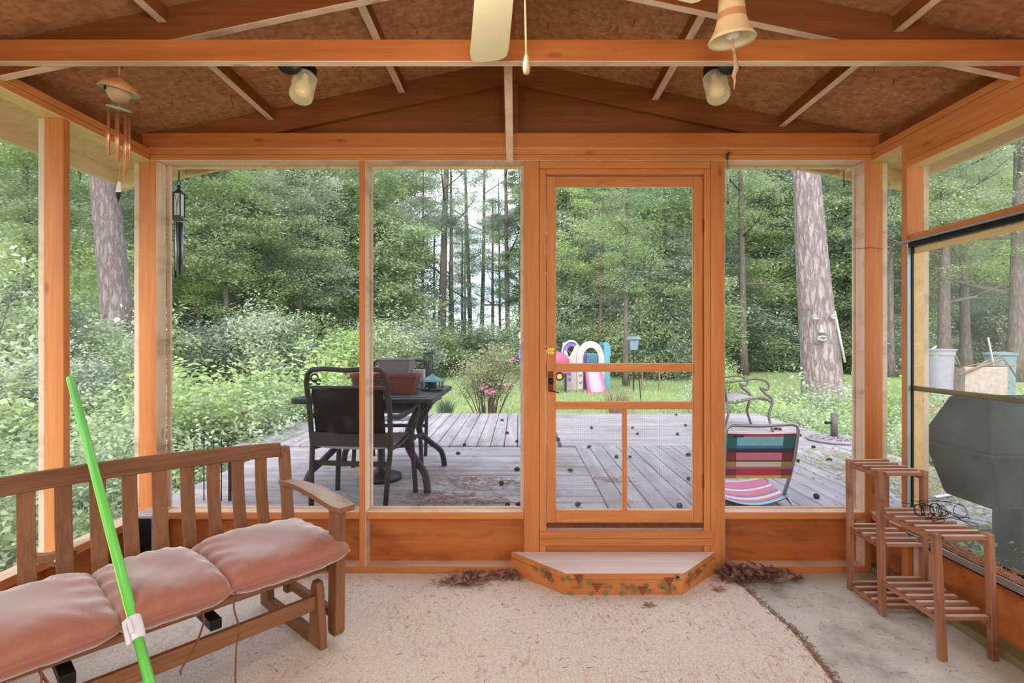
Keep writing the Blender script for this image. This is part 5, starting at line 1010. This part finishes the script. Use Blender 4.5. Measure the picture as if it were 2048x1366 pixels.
def obj(name, me, parent=None, loc=(0, 0, 0), rz=0, sc=1):
    o = bpy.data.objects.new(name, me); C.objects.link(o); o.parent = parent; o.location = loc; o.rotation_euler = (0, 0, rz); o.scale = sc if hasattr(sc, '__len__') else (sc,)*3; return o
def trunk(T, h, r, lean=(0, 0), seed=0, m='bark_far', n=10, seg=14, limbs=6, l0=.35, name='trunk', flare=1.0, lim=True):
    rr = random.Random(seed); pts = []; R = []; ox = oy = 0
    for i in range(seg+1):
        q = i/seg; ox += rr.uniform(-.02, .02)*h*.12; oy += rr.uniform(-.02, .02)*h*.12
        pts.append((lean[0]*q+ox*q, lean[1]*q+oy*q, h*q)); R.append(r*(1-.72*q)*(1+flare*.5*math.exp(-q*h*1.6)))
    b = MB(); b.tube(pts, R, n); b.build(name, m, T, local=True, smooth=True)
    if lim and limbs:
        b = MB()
        for k in range(limbs):
            q = l0+(1-l0)*(k+.5)/limbs*.95; i = int(q*seg); p = Vector(pts[i]); a = rr.uniform(0, 6.28); L_ = h*rr.uniform(.12, .24)*(1.15-q*.6); e = p+Vector((math.cos(a)*L_, math.sin(a)*L_, L_*rr.uniform(.1, .9))); mid = p.lerp(e, .5)+Vector((0, 0, -.08*L_)); b.tube([p, mid, e], [R[i]*.45, R[i]*.3, R[i]*.08], 5)
            for j in range(2): a2 = a+rr.uniform(-1, 1); L2 = L_*.5; b.tube([mid, mid+Vector((math.cos(a2)*L2, math.sin(a2)*L2, L2*.5))], [R[i]*.2, R[i]*.05], 4)
        b.build('branches', m, T, local=True, smooth=True)
    return pts
trees = 0
def tree(label, x, y, h, r, kinds, cr, group=None, lean=(0, 0), z0=.45, seed=None, name='tree', nc=4, m='bark_far', spread=1.0, limbs=6, flare=1, cat='tree', zflat=.8):
    global trees; trees += 1; sd = seed if seed is not None else trees*13; rr = random.Random(sd)
    T = thing(name, label, cat, (x, y, GZ), 0, group); pts = trunk(T, h, r, lean, sd, m, limbs=limbs, l0=z0*.6, flare=flare)
    for k in range(nc):
        q = z0+(1.02-z0)*(k+.3)/nc; a = rr.uniform(0, 6.28); off = cr*.45*spread*(1.1-q); c = (lean[0]*q+off*math.cos(a), lean[1]*q+off*math.sin(a), h*q); s = cr*rr.uniform(.8, 1.1)*(1.25-.5*q)
        obj('foliage', crowns[kinds[k % len(kinds)]], T, c, rr.uniform(0, 6.28), (s, s, s*zflat))
    return T
def bush(label, x, y, w_, h, kind, group=None, name='shrub', stems=True, cat='shrub', m='bark_far'):
    global trees; trees += 1; rr = random.Random(trees*7); T = thing(name, label, cat, (x, y, GZ), 0, group)
    obj('foliage', crowns[kind], T, (0, 0, h*.5), rr.uniform(0, 6.28), (w_/2, w_/2, h*.55))
    if stems:
        b = MB()
        for k in range(6): a = rr.uniform(0, 6.28); b.tube([(.05*math.cos(a), .05*math.sin(a), 0), (w_*.13*math.cos(a), w_*.13*math.sin(a), h*.4), (w_*.28*math.cos(a), w_*.28*math.sin(a), h*.8)], [.018, .012, .004], 5)
        b.build('stems', m, T, local=True)
    return T
def X(px, Y): return (px-CX)*Y/F
# --- big near trees
T = thing('pine_tree', 'broad pine trunk with reddish grey bark and a resin face beyond the right screen', 'tree', (X(1650, 10.2), 10.2, GZ))
pts = trunk(T, 9.5, .37, (-.85, 0), 4, 'bark_pine', n=40, seg=40, limbs=0, l0=.6, flare=.3)
for k in range(4): obj('foliage', crowns['needle'], T, (-1+math.cos(k*2)*1.5, math.sin(k*2)*1.5+.5, 8.8+k), k, (2.2, 2.2, 1.3))
T = thing('pine_tree', 'tall pine trunk with dark furrowed bark beyond the left screen', 'tree', (X(254, 11.5), 11.5, GZ))
trunk(T, 13, .345, (-1.3, 0), 9, 'bark_left', n=32, seg=36, limbs=0, l0=.6, flare=.4)
for k in range(4): obj('foliage', crowns['needle'], T, (-2+math.cos(k*2)*1.8, math.sin(k*2)*1.8+.5, 9.2+k), k, (2.4, 2.4, 1.3))
# face parts on the right pine
FX = thing('resin_face_ornament', 'grey-green resin face with closed eyes nose and mouth fixed on the right pine', 'ornament', at(1642, 665, 9.85)); fy_ = 9.82
def fpt(px, py, Y=fy_): return at(px, py, Y)
def facepart(name, px, py, w_, h_, pts_=None):
    c = fpt(px, py); b = MB()
    if name == 'eye': b.sphere(c, w_/2, 14, sz=(1, .5, .62)); b.tube([c+Vector((-w_/2, -.02, .005)), c+Vector((0, -w_*.28, -.012)), c+Vector((w_/2, -.02, .005))], .008, 6); b.tube([c+Vector((-w_*.6, -.01, .03)), c+Vector((0, -w_*.2, .058)), c+Vector((w_*.55, -.01, .035))], .012, 6)
    if name == 'nose': b.lathe([(.0, .11), (.016, .09), (.022, .03), (.04, -.02), (.048, -.045), (.03, -.062), (0, -.065)], c, 14, sy=1.1)
    if name == 'mouth': b.tube([c+Vector((w_/2*math.cos(t), -.03*abs(math.sin(t))-.01, h_/2*math.sin(t)*(1.1 if t < math.pi else .9))) for t in [k*2*math.pi/18 for k in range(18)]], .016, 8, closed=True); b.sphere(c+Vector((0, .02, 0)), w_*.3, 10, sz=(1.1, .3, .3))
    b.build(name, 'resin_green', FX, smooth=True)
facepart('eye', 1630, 637, .11, .08); facepart('eye', 1667, 636, .10, .08); facepart('nose', 1643, 660, 0, 0); facepart('mouth', 1643, 677, .15, .075)
b = MB(); b.tube([at(1669, 622, 10.0), at(1690, 725, 9.8)], .022, 8); tag(b.build('leaning_pole', 'white_pole', smooth=True), 'weathered pole leaning against the right side of the face pine', 'pole')
b = MB(); p = at(234, 640, 11.0); b.sphere(p, .07, 12, sz=(1, .6, .75)); b.sphere(p+Vector((0, -.03, -.04)), .03, 8); tag(b.build('bracket_fungus', 'white_plastic', smooth=True), 'small white knob shaped fungus on the left pine trunk', 'fungus')
# --- individually visible woodland trees: (px, Y, height, radius, crown kinds, crown radius, z0, label)
ind = [
 (882, 27, 17, .23, ['needle', 'blue_s', 'needle'], 1.7, .42, 'dark straight pine trunk in the gap of sky left of the door'),
 (942, 34, 19, .16, ['blue_s', 'pale_s'], 1.6, .35, 'thin pine standing in the bright sky gap, left of two'),
 (962, 38, 19, .18, ['blue_s', 'needle'], 1.7, .35, 'thin pine standing in the bright sky gap, right of two'),
 (1016, 30, 17, .16, ['mid_s', 'needle'], 1.8, .35, 'slim dark trunk just left of the door post'),
 (905, 40, 18, .2, ['blue_s', 'olive_s'], 1.7, .3, 'distant trunk right of the dark straight pine'),
 (503, 22, 13, .15, ['mid', 'blue_s', 'pale_s'], 1.8, .45, 'leafy maple with a dark stem seen above the patio chair'),
 (598, 20, 9, .12, ['pale', 'mid', 'pale_s'], 1.9, .4, 'pale leaved maple just left of the window stud'),
 (640, 24, 13, .16, ['mid', 'pale'], 2.1, .35, 'leafy tree behind the pale maple'),
 (768, 25, 12, .13, ['bright_s', 'pale'], 1.7, .45, 'young bright green tree right of the window stud'),
 (1132, 25, 14, .26, ['dark', 'olive', 'dark'], 2.0, .55, 'dark trunk behind the toddler climber'),
 (1200, 20, 9, .09, ['olive_s', 'bright_s'], 1.6, .4, 'olive green leafy tree seen through the upper door screen'),
 (1252, 16, 7.5, .085, ['mid_s', 'mid_s'], 1.25, .45, 'slender young tree on the lawn beside the birdhouse'),
 (1330, 19, 9, .12, ['mid', 'blue', 'mid'], 2.2, .25, 'full round leafy tree right of the birdhouse'),
 (1487, 21, 13, .16, ['mid_s', 'pale_s'], 1.9, .5, 'forked tree behind the metal armchair, left of the face pine'),
 (1545, 26, 14, .13, ['mid', 'pale'], 2.2, .35, 'thin tree left of the face pine'),
 (1688, 24, 14, .17, ['blue_s', 'mid_s'], 1.9, .35, 'thin bare limbed tree right of the face pine'),
 (1782, 20, 13, .13, ['blue', 'mid_s'], 1.8, .4, 'tree seen through the narrow right corner screen'),
 (1888, 19, 13, .21, ['olive_s', 'mid', 'pale_s'], 1.8, .3, 'dark trunk behind the grey bin'),
 (1932, 21, 13, .19, ['mid_s', 'bright_s', 'pale'], 1.9, .35, 'trunk behind the woodpile, second from the grey bin'),
 (1960, 27, 16, .33, ['pale_s', 'mid_s'], 2.2, .38, 'stout pale trunk behind the blue tub'),
 (2030, 18, 14, .24, ['bright_s', 'pale_s', 'mid'], 1.8, .32, 'curving dark trunk at the right picture edge'),
 (455, 17, 9, .09, ['bright_s', 'mid', 'mid'], 1.8, .3, 'bushy young tree beside the black lantern chime'),
 (395, 19, 11, .1, ['mid', 'blue'], 2.0, .35, 'leafy tree close behind the black lantern chime'),
 (330, 21, 12, .12, ['mid', 'pale_s', 'dark'], 2.0, .3, 'leafy tree behind the left corner post'),
 (150, 17, 10, .11, ['bright_s', 'mid'], 1.9, .35, 'bright leafy tree left of the furrowed pine'),
 (55, 14, 9, .12, ['bright', 'mid', 'mid'], 2.0, .3, 'leafy tree at the left picture edge'),
 (-240, 10, 8, .12, ['mid', 'dark'], 1.6, .3, 'leafy tree just outside the left edge'),
]
for i, (px, Y, h, r, ks, cr, z0, lab) in enumerate(ind):
    tree(lab, X(px, Y), Y, h, r, ks, cr, z0=z0, seed=i*5+2, lean=(random.Random(i).uniform(-.05, .05)*h*.6, 0), nc=5 if z0 < .5 else 4, spread=1.1)
# --- woodland behind: rows of full trees
rw = random.Random(21); kinds = ['mid', 'blue', 'dark', 'pale', 'mid']
def sky_gap(px, Y): return 862 < px < 1050
for row, (Y0, n_, h0) in enumerate(((24, 20, 10), (31, 22, 13), (39, 24, 17))):
    for k in range(n_):
        px = -260+2650*k/(n_-1)+rw.uniform(-35, 35); Y = Y0+rw.uniform(-2, 2)
        if 855 < px < 1065: continue
        ks = rw.sample(kinds, 2)
        if px > 1400: ks = [rw.choice(['mid', 'pale', 'blue']), rw.choice(['pale', 'bright', 'mid'])]
        tree(['leafy woodland tree in the front row of the wood', 'leafy woodland tree in the middle rows of the wood', 'tall woodland tree in the farthest row of the wood'][row], X(px, Y), Y, h0+rw.uniform(-1, 2), rw.uniform(.1, .2), ks, 2.5+row*.45, group=['front row of the wood', 'middle of the wood', 'far row of the wood'][row], z0=.22, nc=5, spread=1.3, limbs=5)
# half open trees in the gap
for px, Y, ks, h in ((868, 33, ['pale_s', 'blue_s'], 9), (900, 30, ['blue_s'], 6.0), (925, 36, ['mid_s'], 9.5), (985, 33, ['olive_s', 'mid_s'], 10.5), (1000, 40, ['blue_s', 'pale_s'], 14), (930, 44, ['pale_s'], 15), (1040, 36, ['mid', 'dark'], 14), (1050, 30, ['dark', 'mid'], 11), (845, 30, ['blue', 'mid'], 12)):
    tree('half open tree standing against the sky gap', X(px, Y), Y, h, .12, ks, 1.7, group='trees in the sky gap', z0=.3, nc=4)
# --- understory shrubs (front of the wood)
und = [(380, 13, 2.6, 2.0, 'blue_b'), (455, 14, 2.8, 2.3, 'blue_b'), (545, 13.5, 2.8, 2.6, 'pale_b'), (620, 14.5, 2.4, 2.2, 'mid_b'), (690, 15, 2.0, 2.0, 'bright_b'), (770, 16.5, 2.6, 2.1, 'mid_b'), (820, 18, 2.8, 2.3, 'blue_b'), (870, 20, 2.8, 2.2, 'mid_b'), (925, 21, 3, 2.4, 'dark_b'), (985, 22, 3, 2.6, 'blue_b'), (1040, 22, 3, 2.8, 'mid_b'), (1100, 20, 2.8, 2.4, 'dark_b'), (1160, 21, 3, 2.6, 'mid_b'), (1230, 20, 2.8, 2.6, 'olive_b'), (1290, 18.5, 2.8, 3.0, 'mid_b'), (1350, 18.5, 3.0, 3.2, 'blue_b'), (1410, 20, 3, 2.8, 'mid_b'), (1470, 23, 3.2, 2.4, 'dark_b'), (1530, 24, 3.4, 2.3, 'mid_b'), (1590, 24, 3.2, 2.2, 'blue_b'), (1660, 23, 3.2, 2.2, 'dark_b'), (1730, 22, 3, 2.3, 'mid_b'), (1790, 21, 3, 2.4, 'blue_b'), (1850, 23, 3.2, 2.0, 'pale_b'), (1920, 25, 3.4, 2.0, 'pale_b'), (1990, 24, 3.2, 2.0, 'mid_b'), (2060, 22, 3, 2.2, 'pale_b'),
       (300, 12, 2.6, 2.4, 'mid_b'), (210, 9.5, 2.2, 2.0, 'pale_b'), (130, 8.5, 2.2, 2.2, 'mid_b'), (40, 8, 2.2, 2.6, 'dark_b'), (-60, 6.5, 2.2, 2.6, 'mid_b'), (70, 6.2, 1.5, 1.5, 'pale_b'), (170, 6.8, 1.5, 1.35, 'blue_b'), (240, 7.6, 1.5, 1.4, 'mid_b')]
ul = ['bluish shrub below the black lantern chime', 'bluish shrub right of the lantern chime shrub', 'large pale shrub left of the patio chair back', 'green shrub behind the left corner of the patio table', 'bright green shrub behind the window stud', 'green shrub behind the grey planter', 'bluish shrub behind the black mesh bird feeder', 'green shrub at the foot of the dark straight pine trunk', 'dark shrub behind the left half of the azalea', 'bluish shrub behind the right half of the azalea', 'green shrub behind the left door post', 'dark shrub behind the pink ride-on toy', 'green shrub behind the toddler climber', 'olive shrub behind the slender lawn tree', 'tall green shrub behind the birdhouse', 'tall bluish shrub right of the birdhouse', 'green shrub behind the right door post', 'dark shrub behind the metal armchair', 'green shrub between the armchair and the face pine', 'bluish shrub just left of the face pine', 'dark shrub just right of the face pine', 'green shrub behind the right corner post', 'bluish shrub seen through the narrow corner screen', 'pale shrub behind the grey bin', 'pale shrub behind the raised bed', 'green shrub behind the blue-grey tub', 'pale shrub at the right picture edge',
 'tall green shrub under the furrowed left pine, by the corner post', 'pale shrub at the foot of the furrowed left pine', 'leafy shrub between the left screen post and the furrowed pine', 'dark tall shrub at the left picture edge', 'green shrub outside the left picture edge', 'low pale shrub left of the left screen post, close to the porch', 'low bluish shrub behind the top of the green pole', 'low green shrub right of the green pole']
for i, (px, Y, w_, h, k) in enumerate(und):
    bush(ul[i], X(px, Y), Y, w_, h, k, group='undergrowth along the wood' if i < 27 else 'shrubs beyond the left screens')
# second fill row
for k in range(26):
    px = -200+2500*k/25; Y = 27+rw.uniform(-2, 2); bush('taller thicket shrub deeper in the wood', X(px, Y), Y, rw.uniform(3.5, 4.5), rw.uniform(2.6, 4.0) if not 860 < px < 1050 else 2.2, rw.choice(['dark_b', 'mid_b', 'blue_b']), group='thicket deeper in the wood', stems=False)
# --- azalea with pink flowers
AZ = thing('azalea', 'twiggy azalea bush with a few pink blossoms at the far edge of the deck', 'shrub', (X(975, 8.5), 8.5, GZ)); b = MB(); rr = random.Random(4); tips = []
for k in range(34):
    a = rr.uniform(0, 6.28); sp = rr.uniform(.1, .62); h_ = rr.uniform(.8, 1.32)*(1-.25*sp); p0 = (.12*math.cos(a), .12*math.sin(a), 0); p1 = (sp*.5*math.cos(a), sp*.5*math.sin(a), h_*.45); p2 = (sp*math.cos(a+.2), sp*math.sin(a+.2), h_); b.tube([p0, p1, p2], [.012, .008, .003], 5); tips.append(Vector(p2)); tips.append(Vector(p1).lerp(Vector(p2), .6)); 
    for j in range(3): a2 = rr.uniform(0, 6.28); e = Vector(p1).lerp(Vector(p2), rr.random())+Vector((.14*math.cos(a2), .14*math.sin(a2), .16)); b.tube([Vector(p1).lerp(Vector(p2), .3), e], [.004, .002], 4); tips.append(e)
b.build('stems', 'bark_far', AZ, local=True)
def cluster(P, n_, s, sz, m, name, par, wr=.5, up=.5):
    P = np.array([list(p) for p in P]); k = rng.integers(0, len(P), n_); q = P[k]+rng.normal(size=(n_, 3))*s; o = obj(name, quads_mesh(name, leaf_quads(q, sz, wr, up), m), par); return o
cluster(tips, 9500, .085, .042, 'leaf_olive', 'foliage', AZ, .42); cluster([(.03, -.5, .62), (.12, -.5, .6), (-.02, -.5, .66), (.30, -.45, .72), (.34, -.45, .66), (.42, -.4, 1.05)], 70, .035, .05, 'flower_pink', 'flowers', AZ, .8)
# twiggy low bush and right bushes
LB = thing('shrub', 'low dry twiggy bush in front of the pink slide', 'shrub', (X(1228, 9.6), 9.6, GZ)); b = MB(); tips = []
for k in range(60):
    a = rr.uniform(0, 6.28); sp = rr.uniform(.1, .34); h_ = rr.uniform(.3, .52); p2 = Vector((sp*math.cos(a), sp*math.sin(a)*.8, h_)); b.tube([(sp*.3*math.cos(a), sp*.3*math.sin(a), 0), p2], [.006, .002], 4); tips.append(p2)
b.build('stems', 'log_wood', LB, local=True); cluster(tips, 900, .05, .03, 'leaf_olive', 'foliage', LB, .35)
bush('leafy bush at the far edge of the deck left of the metal armchair', X(1440, 9.3), 9.3, 1.05, 1.15, 'bright_b'); bush('pale bush half hidden by the right door stud', X(1405, 8.9), 8.9, .8, .85, 'pale_b')
# --- leafy stem plants
def stemplant_mesh(seed, n_=14, h=.6, lf=.055, m='leaf_mid', sp=.25, per=12, wr=.55):
    rr = random.Random(seed); V = []; D_ = []
    for k in range(n_):
        a = rr.uniform(0, 6.28); s_ = rr.uniform(.2, 1)*sp; hh = h*rr.uniform(.5, 1)
        for j in range(per):
            q = (j+1)/per; V.append((s_*math.cos(a)*q**1.3, s_*math.sin(a)*q**1.3, hh*q)); b_ = rr.uniform(0, 6.28); D_.append((math.cos(b_), math.sin(b_), .1))
    return quads_mesh('foliage', leaf_quads(np.array(V), lf, wr, .6, np.random.default_rng(seed), .25, np.array(D_)), m)
wm = [stemplant_mesh(1, 26, .5, .06, 'leaf_bright', .35, 14), stemplant_mesh(2, 30, .45, .045, 'leaf_pale', .35, 14), stemplant_mesh(3, 22, .6, .05, 'leaf_mid', .3, 16), stemplant_mesh(4, 24, .75, .062, 'leaf_bright', .3, 15), stemplant_mesh(6, 40, .35, .05, 'leaf_mid', .4, 11, .8)]
def joined_field(name, label, cat, spots, group=None, kind='stuff'):
    """one uncountable patch of weeds"""
    mats = {}
    for (x, y, s, k) in spots: mats.setdefault(k, []).append((x, y, s))
    T = []
    for k, L_ in mats.items():
        me = wm[k]; n = len(me.vertices); co = np.empty(n*3, np.float32); me.vertices.foreach_get('co', co); co = co.reshape(-1, 3); out_ = []
        for x, y, s in L_:
            a = rng.uniform(0, 6.28); c_, s_ = math.cos(a), math.sin(a); q = co*s; out_.append(np.stack([q[:, 0]*c_-q[:, 1]*s_+x, q[:, 0]*s_+q[:, 1]*c_+y, q[:, 2]+GZ], 1))
        T.append((k, np.concatenate(out_)))
    allv = np.concatenate([v for _, v in T]); me = quads_mesh(name, allv, wm[T[0][0]].materials[0].name); ids = []; 
    for q_, (k, v) in enumerate(T):
        if q_: me.materials.append(wm[k].materials[0])
        ids += [q_]*(len(v)//4)
    me.polygons.foreach_set('material_index', ids); return tag(obj(name, me), label, cat, group, kind)
R_ = random.Random(8)
sp = []
for i in range(240): 
    Y = R_.uniform(5.6, 11.5); px = R_.uniform(300, 640)+(Y-5.6)*12; x = X(px, Y)
    if x > -3.1 and Y < 8.3: x = -3.2-R_.random()*1.6
    if Y < 5.5 and x > -2.6: x = -2.7-R_.random()
    sp.append((x, Y, R_.uniform(.6, 1.15), R_.choice([0, 0, 1, 2, 2, 4])))
joined_field('weeds', 'dense light green weeds and brambles beyond the left edge of the deck', 'weeds', sp)
sp = [(R_.uniform(-5.2, -2.75), R_.uniform(2.2, 6.2), R_.uniform(.7, 1.25), R_.choice([0, 1, 2, 4, 4])) for i in range(170)]+[(R_.uniform(-6, -2.7), R_.uniform(5.0, 8.5), R_.uniform(1., 1.7), R_.choice([0, 1, 2, 3])) for i in range(110)]
joined_field('ground_cover', 'tangle of weeds and young leaves just outside the left screens', 'weeds', sp)
sp = [(R_.uniform(3.9, 5.6), R_.uniform(5.6, 10.2), R_.uniform(.5, 1.0), R_.choice([1, 2, 4, 0])) for i in range(130)]+[(R_.uniform(3.1, 4.6), R_.uniform(8.3, 9.8), R_.uniform(.5, .9), R_.choice([1, 2, 0])) for i in range(60)]
joined_field('weeds', 'pale green weeds around the foot of the face pine', 'weeds', sp)
sp = [(R_.uniform(3.85, 5.2), R_.uniform(3.6, 5.6), R_.uniform(.5, .95), R_.choice([0, 4, 4, 2])) for i in range(100)]+[(R_.uniform(4.5, 11), R_.uniform(7, 11.5), R_.uniform(.5, 1.0), R_.choice([1, 2, 0, 4])) for i in range(170)]
joined_field('ground_cover', 'leafy ground cover between the deck and the right yard', 'weeds', sp)
sp = [(R_.uniform(2.95, 3.6), R_.uniform(2.75, 3.12), R_.uniform(.55, .8), R_.choice([0, 3, 4])) for i in range(12)]+[(R_.uniform(2.5, 3.0), R_.uniform(2.2, 3.0), R_.uniform(.5, .75), R_.choice([0, 3, 4])) for i in range(22)]+[(R_.uniform(2.5, 3.4), R_.uniform(1.2, 2.2), R_.uniform(.5, .7), R_.choice([0, 3, 4])) for i in range(20)]
joined_field('weeds', 'bright leafy weeds growing against the right wall by the grill', 'weeds', sp)
# individual plants
def plant(label, x, y, k, s, group=None, name='garden_plant'): 
    T = thing(name, label, 'plant', (x, y, GZ), 0, group); obj('foliage', wm[k], T, (0, 0, 0), R_.uniform(0, 6), s); return T
plant('bright green sapling growing behind the table and chair', X(668, 9.4), 9.4, 3, 2.1, name='sapling'); plant('bright green sapling just left of the window stud', X(640, 9.9), 9.9, 3, 2.2, name='sapling'); plant('young maple seedling left of the face pine trunk', X(1580, 9.2), 9.2, 2, 1.6, name='sapling'); plant('pale green sapling in front of the face pine', X(1665, 8.9), 8.9, 1, 1.9, name='sapling')
plant('broad leaved sapling outside the right corner screen', X(1790, 7.2), 7.2, 3, 1.6, name='sapling'); plant('leafy plant rising over the right deck corner beside the grill', 3.25, 2.95, 3, .95, name='garden_plant')
IR = thing('iris_clump', 'clump of upright green iris blades at the far deck edge', 'plant', (X(890, 8.3), 8.3, GZ)); b = MB()
for k in range(120):
    a = R_.uniform(0, 6.28); s_ = R_.uniform(.05, .3); h_ = R_.uniform(.34, .52); c_ = Vector((math.cos(a), math.sin(a), 0)); n_ = Vector((-math.sin(a), math.cos(a), 0))*.009; p0 = c_*.04; p1 = c_*s_*.5+Vector((0, 0, h_*.7)); p2 = c_*s_+Vector((0, 0, h_)); b.add([p0-n_, p0+n_, p1+n_, p1-n_], [(0, 1, 2, 3)]); b.add([p1-n_, p1+n_, p2], [(0, 1, 2)])
b.build('blades', 'leaf_dark', IR, local=True)
b = MB()
for k in range(40): a = R_.uniform(0, 6.28); b.tube([(0, 0, .52), (.03*math.cos(a), .03*math.sin(a), .58), (.075*math.cos(a), .075*math.sin(a), .585)], [.003, .004, .001], 4)
FW = thing('seed_head', 'brown starry dried flower head among the weeds left of the deck', 'plant', (X(488, 5.9), 5.9, GZ)); b.build('head', 'log_wood', FW, local=True); b = MB(); b.tube([(0, 0, 0), (0, 0, .53)], .004, 5); b.build('stem', 'mossy_wood', FW, local=True)
# --- grass
def grass(name, label, x0, x1, y0, y1, n_, h=.09, w_=.006):
    x = rng.uniform(x0, x1, n_); y = rng.uniform(y0, y1, n_); a = rng.uniform(0, 6.28, n_); hh = h*rng.uniform(.4, 1.2, n_); P = np.stack([x, y, np.full(n_, GZ)], 1)
    d = np.stack([np.cos(a), np.sin(a), np.zeros(n_)], 1); l = np.stack([-np.sin(a), np.cos(a), np.zeros(n_)], 1)*rng.uniform(.1, .6, n_)[:, None]*hh[:, None]; up = np.stack([np.zeros(n_)]*2+[hh], 1)
    V = np.empty((n_, 4, 3)); V[:, 0] = P-d*w_; V[:, 1] = P+d*w_; V[:, 2] = P+l+up+d*w_*.3; V[:, 3] = P+l+up-d*w_*.3
    return tag(obj(name, quads_mesh(name, V.reshape(-1, 3), 'grass_blade')), label, 'grass', kind='stuff')
grass('lawn_grass', 'mown green lawn beyond the deck', -6, 12, 8.1, 22, 90000, .07, .009); grass('tall_grass', 'longer grass at the left of the deck', -6, -2.6, 3.2, 9.5, 16000, .22, .005); grass('rough_grass', 'sparse grass between the deck and the right yard', 3.72, 9, 2.5, 9.5, 26000, .08, .006)
# moss on the right deck boards
mo = MB()
for i in range(2600):
    x = random.gauss(3.15, .28); y = random.gauss(3.9, .42) if i % 3 else random.gauss(4.6, .4)
    if not (2.3 < x < 3.66 and 3.2 < y < 5.4): continue
    a = random.uniform(0, 6.28); r = random.uniform(.006, .018); c = Vector((x, y, DZ+.004)); mo.add([c+Vector((r*math.cos(a+t), r*math.sin(a+t), 0)) for t in (0, 2.1, 4.2)]+[c+Vector((0, 0, r*.8))], [(0, 1, 3), (1, 2, 3), (2, 0, 3)])
tag(mo.build('moss', 'leaf_olive'), 'yellow green moss spread over the right deck boards', 'moss', kind='stuff')
# white scrap
b = MB(); 
for k in range(6): p = at(1872+k*8, 996+k*3, 3.62); b.sphere((p.x, 3.62+.01*k, DZ+.02), .018, 8, sz=(1.3, 1, .8))
tag(b.build('crumpled_foil', 'steel', smooth=True), 'crumpled silvery scrap lying on the mossy deck boards', 'foil')
b = MB(); b.tube([at(1950, 1014, 3.45)+Vector((0, 0, .0)), at(1975, 1018, 3.42), at(2000, 1026, 3.35)], [.008, .012, .007], 7)
o = tag(b.build('driftwood', 'white_pole', smooth=True), 'short pale stick on the deck behind the wire bundle', 'stick')
